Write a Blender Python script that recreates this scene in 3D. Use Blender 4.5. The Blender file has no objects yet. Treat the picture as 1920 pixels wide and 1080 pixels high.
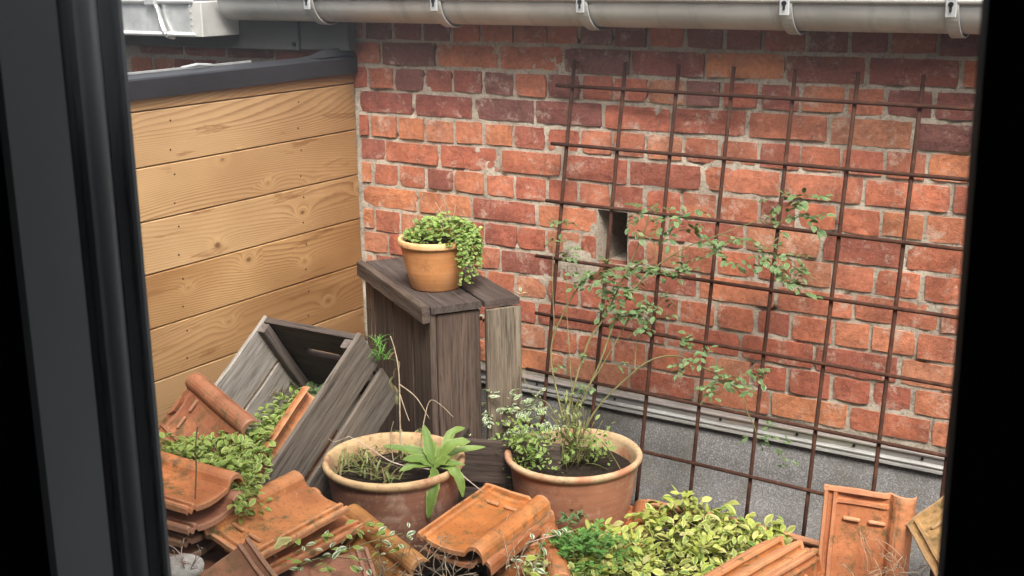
import bpy, math, random
from mathutils import Vector, Matrix, noise as mnoise

random.seed(7)
scene = bpy.context.scene
col = scene.collection

# ------------------------------------------------------------------ camera
CAM = Vector((2.357, -2.818, 1.340))
RIGHT = Vector((0.8398, 0.5428, -0.0124))
DOWN = Vector((0.1257, -0.2168, -0.9681))
FWD = Vector((-0.5281, 0.8114, -0.2503))
FPX = 2377.14
cd = bpy.data.cameras.new('camera')
cam = bpy.data.objects.new('camera', cd)
col.objects.link(cam)
cam.matrix_world = Matrix(((RIGHT.x, -DOWN.x, -FWD.x, CAM.x), (RIGHT.y, -DOWN.y, -FWD.y, CAM.y),
                           (RIGHT.z, -DOWN.z, -FWD.z, CAM.z), (0, 0, 0, 1)))
cd.sensor_width = 36.0
cd.lens = 36.0 * FPX / 1920.0
cd.clip_start = 0.02
cd.clip_end = 200
cd.dof.use_dof = True
cd.dof.focus_distance = 2.9
cd.dof.aperture_fstop = 22
scene.camera = cam

# ------------------------------------------------------------------ light
SUN_DIR = Vector((0.52, -0.62, 1.02)).normalized()      # towards the sun
world = bpy.data.worlds.new('World')
scene.world = world
world.use_nodes = True
wn = world.node_tree
bg = wn.nodes['Background']
sky = wn.nodes.new('ShaderNodeTexSky')
sky.sky_type = 'NISHITA'
sky.sun_disc = False
sky.sun_elevation = math.asin(SUN_DIR.z)
sky.sun_rotation = math.atan2(SUN_DIR.x, SUN_DIR.y)
sky.dust_density = 6.0
sky.air_density = 1.0
hs = wn.nodes.new('ShaderNodeHueSaturation')            # a grey, overcast sky
hs.inputs['Saturation'].default_value = 0.22
wn.links.new(sky.outputs[0], hs.inputs['Color'])
wn.links.new(hs.outputs[0], bg.inputs['Color'])
bg.inputs['Strength'].default_value = 0.15
sl = bpy.data.lights.new('sun', 'SUN')
sl.energy = 1.35
sl.angle = math.radians(16)
sl.color = (1.0, 0.95, 0.87)
so = bpy.data.objects.new('sun', sl)
so.rotation_euler = SUN_DIR.to_track_quat('Z', 'Y').to_euler()
col.objects.link(so)
vs = scene.view_settings
vs.view_transform = 'Standard'
vs.look = 'None'
vs.gamma = 1.0
vs.exposure = 1.56
scene.cycles.max_bounces = 6
scene.cycles.transparent_max_bounces = 12
scene.cycles.caustics_reflective = False
scene.cycles.caustics_refractive = False


# ------------------------------------------------------------------ helpers
def _ray(px, py):
    return (RIGHT * (px - 960) + DOWN * (py - 540) + FWD * FPX)


def at_z(px, py, z):
    r = _ray(px, py)
    return CAM + r * ((z - CAM.z) / r.z)


def at_y(px, py, y):
    r = _ray(px, py)
    return CAM + r * ((y - CAM.y) / r.y)


def at_x(px, py, x):
    r = _ray(px, py)
    return CAM + r * ((x - CAM.x) / r.x)


WM = {}


def tag(o, label=None, cat=None, group=None, kind=None):
    if label:
        o['label'] = label
    if cat:
        o['category'] = cat
    if group:
        o['group'] = group
    if kind:
        o['kind'] = kind
    return o


def link(o, parent=None, M=None):
    M = M.copy() if M is not None else Matrix.Identity(4)
    col.objects.link(o)
    if parent is not None:
        o.parent = parent
        o.matrix_parent_inverse = WM[parent.name].inverted()
    o.matrix_basis = M
    WM[o.name] = M
    return o


def empty(name, loc, label, cat, group=None):
    o = bpy.data.objects.new(name, None)
    o.empty_display_size = 0.05
    link(o, None, Matrix.Translation(Vector(loc)))
    return tag(o, label, cat, group)


def mobj(name, me, parent=None, M=None, color=None):
    o = bpy.data.objects.new(name, me)
    link(o, parent, M)
    if color is not None:
        o.color = (*color, 1.0)
    return o


def mesh(name, verts, faces, mat=None, smooth=False, uvs=None, rnd=None):
    me = bpy.data.meshes.new(name)
    me.from_pydata([tuple(v) for v in verts], [], faces)
    if mat:
        me.materials.append(mat)
    if smooth:
        me.polygons.foreach_set('use_smooth', [True] * len(me.polygons))
    if uvs:
        ul = me.uv_layers.new(name='UVMap')
        flat = []
        for p in me.polygons:
            for li in p.loop_indices:
                flat += uvs[me.loops[li].vertex_index]
        ul.data.foreach_set('uv', flat)
    if rnd:
        a = me.attributes.new('rnd', 'FLOAT', 'FACE')
        a.data.foreach_set('value', rnd)
    me.update()
    return me


class MB:
    """collects shapes into one mesh"""

    def __init__(s):
        s.v, s.f, s.uv, s.r = [], [], [], []

    def add(s, v, f, M=None, uv=None, r=0.0):
        n = len(s.v)
        s.v += [(M @ Vector(p)) if M else Vector(p) for p in v]
        s.f += [tuple(i + n for i in q) for q in f]
        s.uv += uv if uv else [(0, 0)] * len(v)
        s.r += [r] * len(f)

    def box(s, lo, hi, b=0.0):
        v, f = boxgeo(Vector(lo), Vector(hi), b)
        s.add(v, f)

    def tube(s, pts, r, n=6, cap=True):
        v, f = tubegeo(pts, r, n, cap)
        s.add(v, f)

    def build(s, name, mat, parent=None, M=None, smooth=False, color=None, uv=False):
        me = mesh(name, s.v, s.f, mat, smooth, s.uv if uv else None, s.r if uv else None)
        return mobj(name, me, parent, M, color)


def boxgeo(lo, hi, b=0.0):
    if b <= 0:
        v = [(x, y, z) for x in (lo[0], hi[0]) for y in (lo[1], hi[1]) for z in (lo[2], hi[2])]
        f = [(0, 1, 3, 2), (4, 6, 7, 5), (0, 4, 5, 1), (2, 3, 7, 6), (0, 2, 6, 4), (1, 5, 7, 3)]
        return v, f
    v, idx = [], {}
    for i in (0, 1):
        for j in (0, 1):
            for k in (0, 1):
                c = [(lo, hi)[i][0], (lo, hi)[j][1], (lo, hi)[k][2]]
                s = [1 if t == 0 else -1 for t in (i, j, k)]
                for ax in range(3):
                    p = [c[q] + (0 if q == ax else s[q] * b) for q in range(3)]
                    idx[(i, j, k, ax)] = len(v)
                    v.append(tuple(p))
    f = []
    for ax in range(3):
        o = [q for q in range(3) if q != ax]
        for s in (0, 1):
            def key(a, c):
                t = [0, 0, 0]
                t[ax], t[o[0]], t[o[1]] = s, a, c
                return tuple(t)
            f.append(tuple(idx[key(a, c) + (ax,)] for a, c in ((0, 0), (1, 0), (1, 1), (0, 1))))
        for a in (0, 1):
            for c in (0, 1):
                def k2(s):
                    t = [0, 0, 0]
                    t[ax], t[o[0]], t[o[1]] = s, a, c
                    return tuple(t)
                f.append((idx[k2(0) + (o[0],)], idx[k2(1) + (o[0],)], idx[k2(1) + (o[1],)], idx[k2(0) + (o[1],)]))
    for i in (0, 1):
        for j in (0, 1):
            for k in (0, 1):
                f.append(tuple(idx[(i, j, k, a)] for a in range(3)))
    # orient outwards
    c = Vector([(lo[q] + hi[q]) / 2 for q in range(3)])
    out = []
    for q in f:
        p = [Vector(v[i]) for i in q]
        n = (p[1] - p[0]).cross(p[2] - p[0])
        m = sum(p, Vector()) / len(p)
        out.append(q if n.dot(m - c) > 0 else tuple(reversed(q)))
    return v, out


def tubegeo(pts, r, n=6, cap=True):
    pts = [Vector(p) for p in pts]
    rs = r if isinstance(r, (list, tuple)) else [r] * len(pts)
    v, f = [], []
    t0 = (pts[1] - pts[0]).normalized()
    u = t0.orthogonal().normalized()
    for i, p in enumerate(pts):
        t = (pts[min(i + 1, len(pts) - 1)] - pts[max(i - 1, 0)]).normalized()
        u = (u - t * u.dot(t)).normalized()
        w = t.cross(u)
        for k in range(n):
            a = 2 * math.pi * k / n
            v.append(p + (u * math.cos(a) + w * math.sin(a)) * rs[i])
    for i in range(len(pts) - 1):
        for k in range(n):
            a, b = i * n + k, i * n + (k + 1) % n
            f.append((a, b, b + n, a + n))
    if cap:
        f.append(tuple(reversed(range(n))))
        f.append(tuple(range(len(v) - n, len(v))))
    return v, f


def smooth_path(pts, k=4):
    pts = [Vector(p) for p in pts]
    out = []
    for i in range(len(pts) - 1):
        p0, p1, p2, p3 = pts[max(i - 1, 0)], pts[i], pts[i + 1], pts[min(i + 2, len(pts) - 1)]
        for j in range(k):
            t = j / k
            out.append(0.5 * ((2 * p1) + (p2 - p0) * t + (2 * p0 - 5 * p1 + 4 * p2 - p3) * t * t + (3 * p1 - p0 - 3 * p2 + p3) * t ** 3))
    out.append(pts[-1])
    return out


def frame(o, x, y):
    """matrix with origin o, local x along x, local y along y (made square)"""
    x = Vector(x).normalized()
    y = Vector(y)
    y = (y - x * y.dot(x)).normalized()
    z = x.cross(y)
    o = Vector(o)
    return Matrix(((x.x, y.x, z.x, o.x), (x.y, y.y, z.y, o.y), (x.z, y.z, z.z, o.z), (0, 0, 0, 1)))


# ------------------------------------------------------------------ materials
class G:
    def __init__(s, name, rough=0.8, spec=0.3, metal=0.0):
        s.m = bpy.data.materials.new(name)
        s.m.use_nodes = True
        s.nt = s.m.node_tree
        s.b = s.nt.nodes['Principled BSDF']
        s.b.inputs['Roughness'].default_value = rough
        s.b.inputs['Specular IOR Level'].default_value = spec
        s.b.inputs['Metallic'].default_value = metal

    def put(s, sock, v):
        if isinstance(v, bpy.types.NodeSocket):
            s.nt.links.new(v, sock)
        elif v is not None:
            if isinstance(v, tuple) and len(v) == 3 and sock.type == 'RGBA':
                v = (*v, 1)
            sock.default_value = v

    def n(s, t, ins=None, **props):
        nd = s.nt.nodes.new(t)
        for k, v in props.items():
            setattr(nd, k, v)
        for k, v in (ins or {}).items():
            s.put(nd.inputs[k], v)
        return nd

    def math(s, op, a, b=None, clamp=False):
        nd = s.n('ShaderNodeMath', operation=op, use_clamp=clamp)
        s.put(nd.inputs[0], a)
        s.put(nd.inputs[1], b)
        return nd.outputs[0]

    def mix(s, fac, a, b, mode='MIX'):
        nd = s.n('ShaderNodeMix', data_type='RGBA', blend_type=mode)
        s.put(nd.inputs[0], fac)
        s.put(nd.inputs[6], a)
        s.put(nd.inputs[7], b)
        return nd.outputs[2]

    def ramp(s, fac, stops):
        nd = s.n('ShaderNodeValToRGB', {0: fac})
        e = nd.color_ramp.elements
        while len(e) < len(stops):
            e.new(0.5)
        for k, (p, c) in enumerate(stops):
            e[k].position = p
            e[k].color = (*c, 1) if isinstance(c, tuple) else (c, c, c, 1)
        return nd.outputs[0]

    def noise(s, vec, scale, detail=3.0, rough=0.55, dist=0.0):
        nd = s.n('ShaderNodeTexNoise', {'Vector': vec, 'Scale': scale, 'Detail': detail, 'Roughness': rough, 'Distortion': dist})
        return nd.outputs['Fac']

    def coord(s, kind='Object', seed=True, scale=None):
        v = s.n('ShaderNodeTexCoord').outputs[kind]
        if seed:
            oi = s.n('ShaderNodeObjectInfo').outputs['Random']
            k = s.math('MULTIPLY', oi, 57.0)
            v = s.n('ShaderNodeVectorMath', {0: v, 1: s.n('ShaderNodeCombineXYZ', {0: k, 1: s.math('MULTIPLY', oi, 131.0), 2: s.math('MULTIPLY', oi, 23.0)}).outputs[0]}, operation='ADD').outputs[0]
        if scale:
            v = s.n('ShaderNodeVectorMath', {0: v, 1: scale}, operation='MULTIPLY').outputs[0]
        return v

    def ocolor(s):
        return s.n('ShaderNodeObjectInfo').outputs['Color']

    def orand(s):
        return s.n('ShaderNodeObjectInfo').outputs['Random']

    def bump(s, h, strength=0.4, dist=0.003):
        s.put(s.b.inputs['Normal'], s.n('ShaderNodeBump', {'Height': h, 'Strength': strength, 'Distance': dist}).outputs[0])

    def color(s, c):
        s.put(s.b.inputs['Base Color'], c)

    def rough(s, c):
        s.put(s.b.inputs['Roughness'], c)


M = {}


def build_materials():
    # brick: colour comes from each brick, with scorch, chips and lime film
    g = G('brick', 0.88, 0.25)
    v = g.coord()
    big = g.noise(v, 13, 6, 0.7, 0.2)
    fine = g.noise(v, 95, 6, 0.75)
    grit = g.noise(v, 330, 3, 0.8)
    c = g.mix(g.ramp(big, [(0.3, 0.0), (0.7, 1.0)]), g.mix(1.0, g.ocolor(), (0.62, 0.58, 0.60), 'MULTIPLY'), g.mix(1.0, g.ocolor(), (1.28, 1.22, 1.14), 'MULTIPLY'))
    v2 = g.coord(scale=(0.8, 1.0, 1.5))
    streak = g.noise(v2, 30, 6, 0.75, 0.3)
    c = g.mix(g.ramp(streak, [(0.54, 0.0), (0.66, 0.55)]), c, g.mix(1.0, c, (0.48, 0.42, 0.42), 'MULTIPLY'))
    c = g.mix(g.math('MULTIPLY', g.ramp(fine, [(0.40, 1.0), (0.55, 0.0)]), 0.45), c, g.mix(1.0, c, (0.42, 0.36, 0.36), 'MULTIPLY'))
    c = g.mix(g.math('MULTIPLY', g.ramp(grit, [(0.5, 0.0), (0.7, 1.0)]), 0.25), c, (0.52, 0.34, 0.24))
    lime = g.ramp(g.noise(v, 21, 7, 0.8, 0.2), [(0.54, 0.0), (0.66, 1.0)])
    c = g.mix(g.math('MULTIPLY', lime, 0.68), c, (0.50, 0.40, 0.315))
    g.color(c)
    g.bump(g.math('ADD', g.math('ADD', g.math('MULTIPLY', fine, 0.8), g.math('MULTIPLY', grit, 0.4)), big), 0.9, 0.004)
    M['brick'] = g.m
    # mortar
    g = G('mortar', 0.95, 0.15)
    v = g.coord(seed=False)
    c = g.ramp(g.noise(v, 9, 5, 0.65), [(0.25, (0.23, 0.19, 0.148)), (0.5, (0.39, 0.33, 0.258)), (0.75, (0.54, 0.47, 0.375))])
    f = g.noise(v, 130, 4, 0.7)
    c = g.mix(g.ramp(f, [(0.36, 0.6), (0.5, 0.0)]), c, (0.12, 0.10, 0.08))
    g.color(c)
    g.bump(f, 0.8, 0.004)
    M['mortar'] = g.m
    # new softwood cladding: y along the plank, z across
    g = G('cladding', 0.55, 0.3)
    v = g.coord()
    sep = g.n('ShaderNodeSeparateXYZ', {0: v})
    Y, Z = sep.outputs[1], sep.outputs[2]
    vk = g.n('ShaderNodeCombineXYZ', {0: g.math('MULTIPLY', Y, 5.2), 1: g.math('MULTIPLY', Z, 8.5), 2: 0.0}).outputs[0]
    vor = g.n('ShaderNodeTexVoronoi', {'Vector': vk, 'Scale': 1.0, 'Randomness': 1.0}, feature='F1', voronoi_dimensions='2D')
    d = vor.outputs['Distance']
    krnd = g.n('ShaderNodeSeparateColor', {0: vor.outputs['Color']}).outputs[0]
    has = g.math('GREATER_THAN', krnd, 0.55)
    d0 = d
    d = g.math('ADD', d, g.math('MULTIPLY', g.math('SUBTRACT', g.n('ShaderNodeSeparateColor', {0: vor.outputs['Color']}).outputs[1], 0.35), 0.06))
    kk = g.math('MULTIPLY', g.math('POWER', 2.7, g.math('MULTIPLY', d, -9.0)), has)
    vn = g.n('ShaderNodeCombineXYZ', {0: 0.0, 1: g.math('MULTIPLY', Y, 0.7), 2: g.math('MULTIPLY', Z, 4.5)}).outputs[0]
    nn = g.noise(vn, 1.0, 1.0, 0.4)
    field = g.math('ADD', g.math('MULTIPLY', Z, 130.0), g.math('ADD', g.math('MULTIPLY', nn, 30.0), g.math('MULTIPLY', kk, 6.0)))
    vf = g.n('ShaderNodeCombineXYZ', {0: 0.0, 1: g.math('MULTIPLY', Y, 9.0), 2: g.math('MULTIPLY', Z, 260.0)}).outputs[0]
    fib = g.noise(vf, 1.0, 3.0, 0.6)
    ph = g.math('FRACT', g.math('ADD', field, g.math('MULTIPLY', fib, 0.3)))
    ring = g.ramp(ph, [(0.0, 0.0), (0.45, 0.10), (0.85, 1.0), (1.0, 0.0)])
    tone = g.noise(g.n('ShaderNodeCombineXYZ', {0: 0.0, 1: g.math('MULTIPLY', Y, 2.4), 2: g.math('MULTIPLY', Z, 4.0)}).outputs[0], 1.0, 2.0)
    light = g.mix(g.ramp(tone, [(0.3, 0.0), (0.7, 1.0)]), (0.50, 0.315, 0.145), (0.29, 0.15, 0.058))
    light = g.mix(g.math('MULTIPLY', g.orand(), 0.6), light, (0.26, 0.135, 0.055))
    light = g.mix(g.math('MULTIPLY', g.math('FRACT', g.math('MULTIPLY', g.orand(), 5.3)), 0.5), light, (0.60, 0.42, 0.23))
    str_ = g.ramp(g.noise(g.n('ShaderNodeCombineXYZ', {0: 0.0, 1: g.math('MULTIPLY', Y, 1.6), 2: g.math('MULTIPLY', Z, 9.0)}).outputs[0], 1.0, 2.0), [(0.35, 0.35), (0.65, 1.0)])
    c = g.mix(g.math('MULTIPLY', g.math('MULTIPLY', ring, str_), 0.68), light, (0.15, 0.066, 0.022))
    c = g.mix(g.math('MULTIPLY', fib, 0.25), c, (0.28, 0.145, 0.06))
    heart = g.noise(g.n('ShaderNodeCombineXYZ', {0: 3.0, 1: g.math('MULTIPLY', Y, 3.2), 2: g.math('MULTIPLY', Z, 26.0)}).outputs[0], 1.0, 5.0, 0.6, 0.6)
    c = g.mix(g.ramp(heart, [(0.60, 0.0), (0.66, 0.6), (0.70, 0.15), (0.8, 0.5)]), c, (0.17, 0.07, 0.022))
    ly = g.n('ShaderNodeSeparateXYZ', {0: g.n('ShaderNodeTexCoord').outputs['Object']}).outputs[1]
    corner_dark = g.math('MULTIPLY', g.n('ShaderNodeMapRange', {0: ly, 1: 0.20, 2: 0.80}).outputs[0], g.ramp(g.noise(vn, 2.6, 5, 0.65, 1.2), [(0.30, 0.35), (0.46, 1.0)]))  # planks darken unevenly towards the brick corner
    c = g.mix(g.math('MULTIPLY', corner_dark, 0.85), c, g.mix(1.0, c, (0.50, 0.42, 0.34), 'MULTIPLY'))
    spot = g.math('MULTIPLY', g.ramp(d, [(0.015, 1.0), (0.06, 0.0)]), has)
    c = g.mix(g.math('MULTIPLY', spot, 0.85), c, (0.11, 0.05, 0.02))
    halo = g.math('MULTIPLY', g.ramp(d, [(0.075, 0.0), (0.12, 1.0), (0.22, 0.0)]), has)
    c = g.mix(g.math('MULTIPLY', halo, 0.18), c, (0.56, 0.36, 0.17))
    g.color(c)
    g.bump(g.math('ADD', ring, fib), 0.12, 0.001)
    M['cladding'] = g.m

    # weathered boards: local x along the grain; tint from the object colour
    def boards(name, dark, pale, grain, rough=0.85):
        g = G(name, rough, 0.2)
        v = g.coord(scale=(3.0, 60.0, 60.0))
        n1 = g.noise(v, 1.0, 5, 0.65, 0.3)
        v2 = g.coord(scale=(4.0, 14.0, 14.0))
        n2 = g.noise(v2, 1.0, 4, 0.6, 0.5)
        n3 = g.noise(g.coord(scale=(9.0, 190.0, 190.0)), 1.0, 4, 0.7)
        c = g.mix(g.ramp(n1, [(0.32, 0.0), (0.7, 1.0)]), dark, pale)
        c = g.mix(g.ramp(n2, [(0.4, 0.0), (0.72, 0.8)]), c, grain)
        c = g.mix(g.ramp(n3, [(0.36, 0.75), (0.5, 0.0)]), c, tuple(q * 0.35 for q in dark))
        c = g.mix(1.0, c, g.ocolor(), 'MULTIPLY')
        g.color(c)
        g.bump(g.math('ADD', n1, n3), 0.6, 0.003)
        M[name] = g.m
    boards('crate_grey', (0.105, 0.092, 0.08), (0.235, 0.215, 0.19), (0.15, 0.13, 0.11))
    boards('crate_brown', (0.040, 0.030, 0.024), (0.125, 0.099, 0.080), (0.068, 0.048, 0.038))
    # terracotta roof tile, colour from the object
    g = G('tile_clay', 0.72, 0.3)
    v = g.coord()
    n1 = g.noise(v, 9, 5, 0.6, 0.4)
    n2 = g.noise(v, 34, 5, 0.7)
    n3 = g.noise(v, 120, 3, 0.7)
    c = g.mix(g.ramp(n1, [(0.3, 0.0), (0.7, 1.0)]), g.mix(1.0, g.ocolor(), (0.55, 0.46, 0.42), 'MULTIPLY'), g.mix(1.0, g.ocolor(), (1.18, 1.12, 1.0), 'MULTIPLY'))
    st = g.math('MULTIPLY', g.ramp(n2, [(0.44, 0.0), (0.64, 1.0)]), g.ramp(n1, [(0.42, 0.0), (0.60, 1.0)]))
    c = g.mix(g.math('MULTIPLY', st, 0.9), c, (0.10, 0.066, 0.026))
    c = g.mix(g.ramp(n3, [(0.33, 0.6), (0.44, 0.0)]), c, (0.11, 0.05, 0.025))
    edge = g.n('ShaderNodeNewGeometry').outputs['Pointiness']
    c = g.mix(g.math('MULTIPLY', g.ramp(edge, [(0.515, 0.0), (0.58, 1.0)]), 0.45), c, g.mix(0.4, g.ocolor(), (0.62, 0.42, 0.28)))
    moss = g.math('MULTIPLY', g.ramp(g.noise(v, 26, 6, 0.75, 0.3), [(0.55, 0.0), (0.63, 1.0)]), g.ramp(g.noise(v, 7, 3), [(0.40, 0.0), (0.55, 1.0)]))
    c = g.mix(g.math('MULTIPLY', moss, 0.85), c, (0.085, 0.075, 0.026))
    lich = g.ramp(g.noise(v, 48, 4, 0.75, 0.5), [(0.64, 0.0), (0.70, 0.7)])
    c = g.mix(g.math('MULTIPLY', lich, 0.6), c, (0.40, 0.33, 0.17))
    g.color(c)
    g.bump(g.math('ADD', n2, n3), 0.35, 0.002)
    g.rough(g.ramp(n1, [(0.3, 0.5), (0.7, 0.85)]))
    M['tile'] = g.m
    # pots
    for nm, a, b, rimc, z0 in (('pot_plain', (0.46, 0.19, 0.065), (0.57, 0.27, 0.105), (0.60, 0.36, 0.17), 9.0),
                               ('pot_brown', (0.15, 0.066, 0.042), (0.24, 0.105, 0.062), (0.42, 0.285, 0.15), 9.0),
                               ('pot_old', (0.25, 0.10, 0.055), (0.36, 0.155, 0.085), (0.41, 0.285, 0.165), 9.0)):
        g = G(nm, 0.75, 0.3)
        v = g.coord()
        c = g.ramp(g.noise(v, 10, 4, 0.6), [(0.3, a), (0.7, b)])
        f = g.noise(v, 60, 4, 0.7)
        c = g.mix(g.ramp(f, [(0.56, 0.0), (0.72, 0.45)]), c, (0.42, 0.31, 0.22))
        bl = g.noise(g.coord(scale=(1.0, 1.0, 0.6)), 16, 6, 0.72, 0.4)
        c = g.mix(g.ramp(bl, [(0.54, 0.0), (0.68, 0.5)]), c, (0.45, 0.34, 0.25))
        c = g.mix(g.ramp(bl, [(0.30, 0.6), (0.42, 0.0)]), c, tuple(q * 0.45 for q in a))
        wv = g.noise(g.coord(scale=(1.0, 1.0, 30.0)), 4.0, 3)
        c = g.mix(g.math('MULTIPLY', g.ramp(wv, [(0.4, 1.0), (0.6, 0.0)]), 0.28), c, tuple(q * 0.55 for q in a))
        g.color(c)
        g.bump(f, 0.25, 0.002)
        M[nm] = g.m
        g = G(nm + '_rim', 0.8, 0.25)
        v = g.coord()
        c = g.ramp(g.noise(v, 14, 5, 0.65), [(0.34, b), (0.5, rimc), (0.7, tuple(min(1, q * 1.28) for q in rimc))])
        c = g.mix(g.ramp(g.noise(v, 70, 4, 0.7), [(0.55, 0.0), (0.68, 0.6)]), c, (0.13, 0.09, 0.045))
        g.color(c)
        g.bump(g.noise(v, 60, 4), 0.3, 0.002)
        M[nm + '_rim'] = g.m
    # metals
    g = G('zinc', 0.42, 0.5, 0.3)
    v = g.coord(seed=False)
    c = g.ramp(g.noise(v, 6, 5, 0.6), [(0.3, (0.43, 0.42, 0.39)), (0.7, (0.60, 0.585, 0.55))])
    st = g.noise(g.coord(seed=False, scale=(9.0, 2.0, 2.0)), 2.0, 5, 0.7)
    c = g.mix(g.ramp(st, [(0.52, 0.0), (0.72, 0.6)]), c, (0.27, 0.26, 0.23))
    g.color(c)
    g.rough(g.ramp(st, [(0.3, 0.38), (0.7, 0.62)]))
    g.bump(g.noise(v, 25, 3), 0.08, 0.002)
    M['zinc'] = g.m
    g = G('zinc_bright', 0.38, 0.5, 0.6)
    v = g.coord(seed=False)
    g.color(g.ramp(g.noise(v, 18, 5, 0.7), [(0.3, (0.42, 0.43, 0.42)), (0.7, (0.68, 0.69, 0.68))]))
    M['zinc_bright'] = g.m
    g = G('aluminium', 0.27, 0.5, 0.6)
    v = g.coord(seed=False, scale=(4.0, 40.0, 40.0))
    g.color(g.ramp(g.noise(v, 3, 5, 0.7), [(0.3, (0.38, 0.37, 0.345)), (0.7, (0.62, 0.605, 0.57))]))
    M['aluminium'] = g.m
    g = G('rust', 0.85, 0.2, 0.15)
    v = g.coord()
    g.color(g.ramp(g.noise(v, 45, 5, 0.7), [(0.3, (0.030, 0.014, 0.010)), (0.55, (0.062, 0.026, 0.016)), (0.75, (0.12, 0.052, 0.028))]))
    g.bump(g.noise(v, 200, 3), 0.5, 0.001)
    M['rust'] = g.m
    g = G('coping_metal', 0.45, 0.4)
    v = g.coord(seed=False)
    g.color(g.ramp(g.noise(v, 7, 4), [(0.3, (0.012, 0.0125, 0.015)), (0.7, (0.021, 0.0215, 0.025))]))
    M['coping'] = g.m
    g = G('fascia_paint', 0.6, 0.3)
    g.color(g.ramp(g.noise(g.coord(seed=False), 8, 4), [(0.3, (0.05, 0.05, 0.047)), (0.7, (0.085, 0.084, 0.078))]))
    M['fascia'] = g.m
    g = G('window_frame_paint', 0.36, 0.5)
    g.color(g.ramp(g.noise(g.coord(seed=False), 5, 3), [(0.3, (0.085, 0.09, 0.09)), (0.7, (0.11, 0.115, 0.115))]))
    M['winframe'] = g.m
    g = G('rubber', 0.6, 0.2)
    g.color((0.004, 0.004, 0.005))
    M['rubber'] = g.m
    # granulated roofing felt
    g = G('roofing_felt', 0.8, 0.35)
    v = g.coord(seed=False)
    vo = g.n('ShaderNodeTexVoronoi', {'Vector': v, 'Scale': 420.0}, feature='F1')
    gr = g.n('ShaderNodeSeparateColor', {0: vo.outputs['Color']}).outputs[0]
    c = g.ramp(gr, [(0.0, (0.085, 0.08, 0.078)), (0.6, (0.145, 0.138, 0.134)), (0.88, (0.19, 0.182, 0.176)), (1.0, (0.30, 0.29, 0.28))])
    c = g.mix(g.ramp(g.noise(v, 4, 6, 0.7), [(0.4, 0.0), (0.7, 0.7)]), c, (0.07, 0.065, 0.052))
    c = g.mix(g.ramp(g.noise(v, 11, 6, 0.75, 0.5), [(0.52, 0.0), (0.66, 0.55)]), c, (0.10, 0.088, 0.06))
    g.color(c)
    g.bump(g.math('ADD', vo.outputs['Distance'], gr), 0.45, 0.002)
    M['felt'] = g.m
    # soil
    g = G('soil', 0.95, 0.15)
    v = g.coord(seed=False)
    g.color(g.ramp(g.noise(v, 60, 6, 0.75), [(0.3, (0.012, 0.009, 0.006)), (0.55, (0.035, 0.025, 0.017)), (0.75, (0.085, 0.06, 0.04))]))
    g.bump(g.noise(v, 90, 5, 0.8), 1.0, 0.01)
    M['soil'] = g.m
    g = G('stone', 0.9, 0.2)
    v = g.coord(seed=False)
    g.color(g.ramp(g.noise(v, 30, 5, 0.7), [(0.3, (0.22, 0.20, 0.17)), (0.7, (0.50, 0.48, 0.43))]))
    g.bump(g.noise(v, 60, 4), 0.6, 0.004)
    M['stone'] = g.m
    g = G('plaster', 0.9, 0.2)
    g.color(g.ramp(g.noise(g.coord(seed=False), 20, 4), [(0.3, (0.50, 0.48, 0.44)), (0.7, (0.60, 0.58, 0.54))]))
    M['plaster'] = g.m
    g = G('room_paint', 0.9, 0.1)
    g.color((0.10, 0.10, 0.10))
    M['room'] = g.m

    # leaves: u across, v along; a margin colour and a mid colour
    def leafmat(name, mids, edges, margin, rough=0.5, trans=0.25):
        g = G(name, rough, 0.35)
        uv = g.n('ShaderNodeUVMap').outputs[0]
        sp = g.n('ShaderNodeSeparateXYZ', {0: uv})
        u = g.math('ABSOLUTE', g.math('SUBTRACT', sp.outputs[0], 0.5))
        rn = g.math('FRACT', g.math('ADD', g.n('ShaderNodeAttribute', attribute_name='rnd').outputs['Fac'], g.math('MULTIPLY', g.orand(), 7.31)))
        st = [(i / max(1, len(mids) - 1), c) for i, c in enumerate(mids)]
        mid = g.ramp(rn, st)
        st = [(i / max(1, len(edges) - 1), c) for i, c in enumerate(edges)]
        edge = g.ramp(g.math('FRACT', g.math('MULTIPLY', rn, 3.7)), st)
        wob = g.noise(g.n('ShaderNodeTexCoord').outputs['Object'], 120, 3, 0.6)
        uu = g.math('ADD', u, g.math('MULTIPLY', g.math('SUBTRACT', wob, 0.5), 0.35))
        c = g.mix(g.ramp(uu, [(margin, 0.0), (min(0.99, margin + 0.09), 1.0)]), mid, edge)
        mot = g.noise(g.n('ShaderNodeTexCoord').outputs['Object'], 70, 5, 0.7)
        c = g.mix(g.ramp(mot, [(0.3, 0.45), (0.55, 0.0)]), c, g.mix(1.0, c, (0.55, 0.6, 0.5), 'MULTIPLY'))
        g.bump(g.math('ADD', mot, g.math('MULTIPLY', g.math('SINE', g.math('MULTIPLY', g.math('ADD', sp.outputs[1], g.math('MULTIPLY', u, -0.7)), 70.0)), 0.12)), 0.35, 0.002)
        c = g.mix(g.ramp(u, [(0.0, 0.35), (0.05, 0.0)]), c, g.mix(1.0, c, (1.35, 1.3, 1.2), 'MULTIPLY'))
        g.color(c)
        tr = g.n('ShaderNodeBsdfTranslucent', {'Color': g.mix(1.0, c, (1.2, 1.25, 0.5), 'MULTIPLY')})
        mx = g.n('ShaderNodeMixShader', {0: trans})
        g.nt.links.new(g.b.outputs[0], mx.inputs[1])
        g.nt.links.new(tr.outputs[0], mx.inputs[2])
        g.nt.links.new(mx.outputs[0], g.nt.nodes['Material Output'].inputs['Surface'])
        M[name] = g.m
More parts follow.
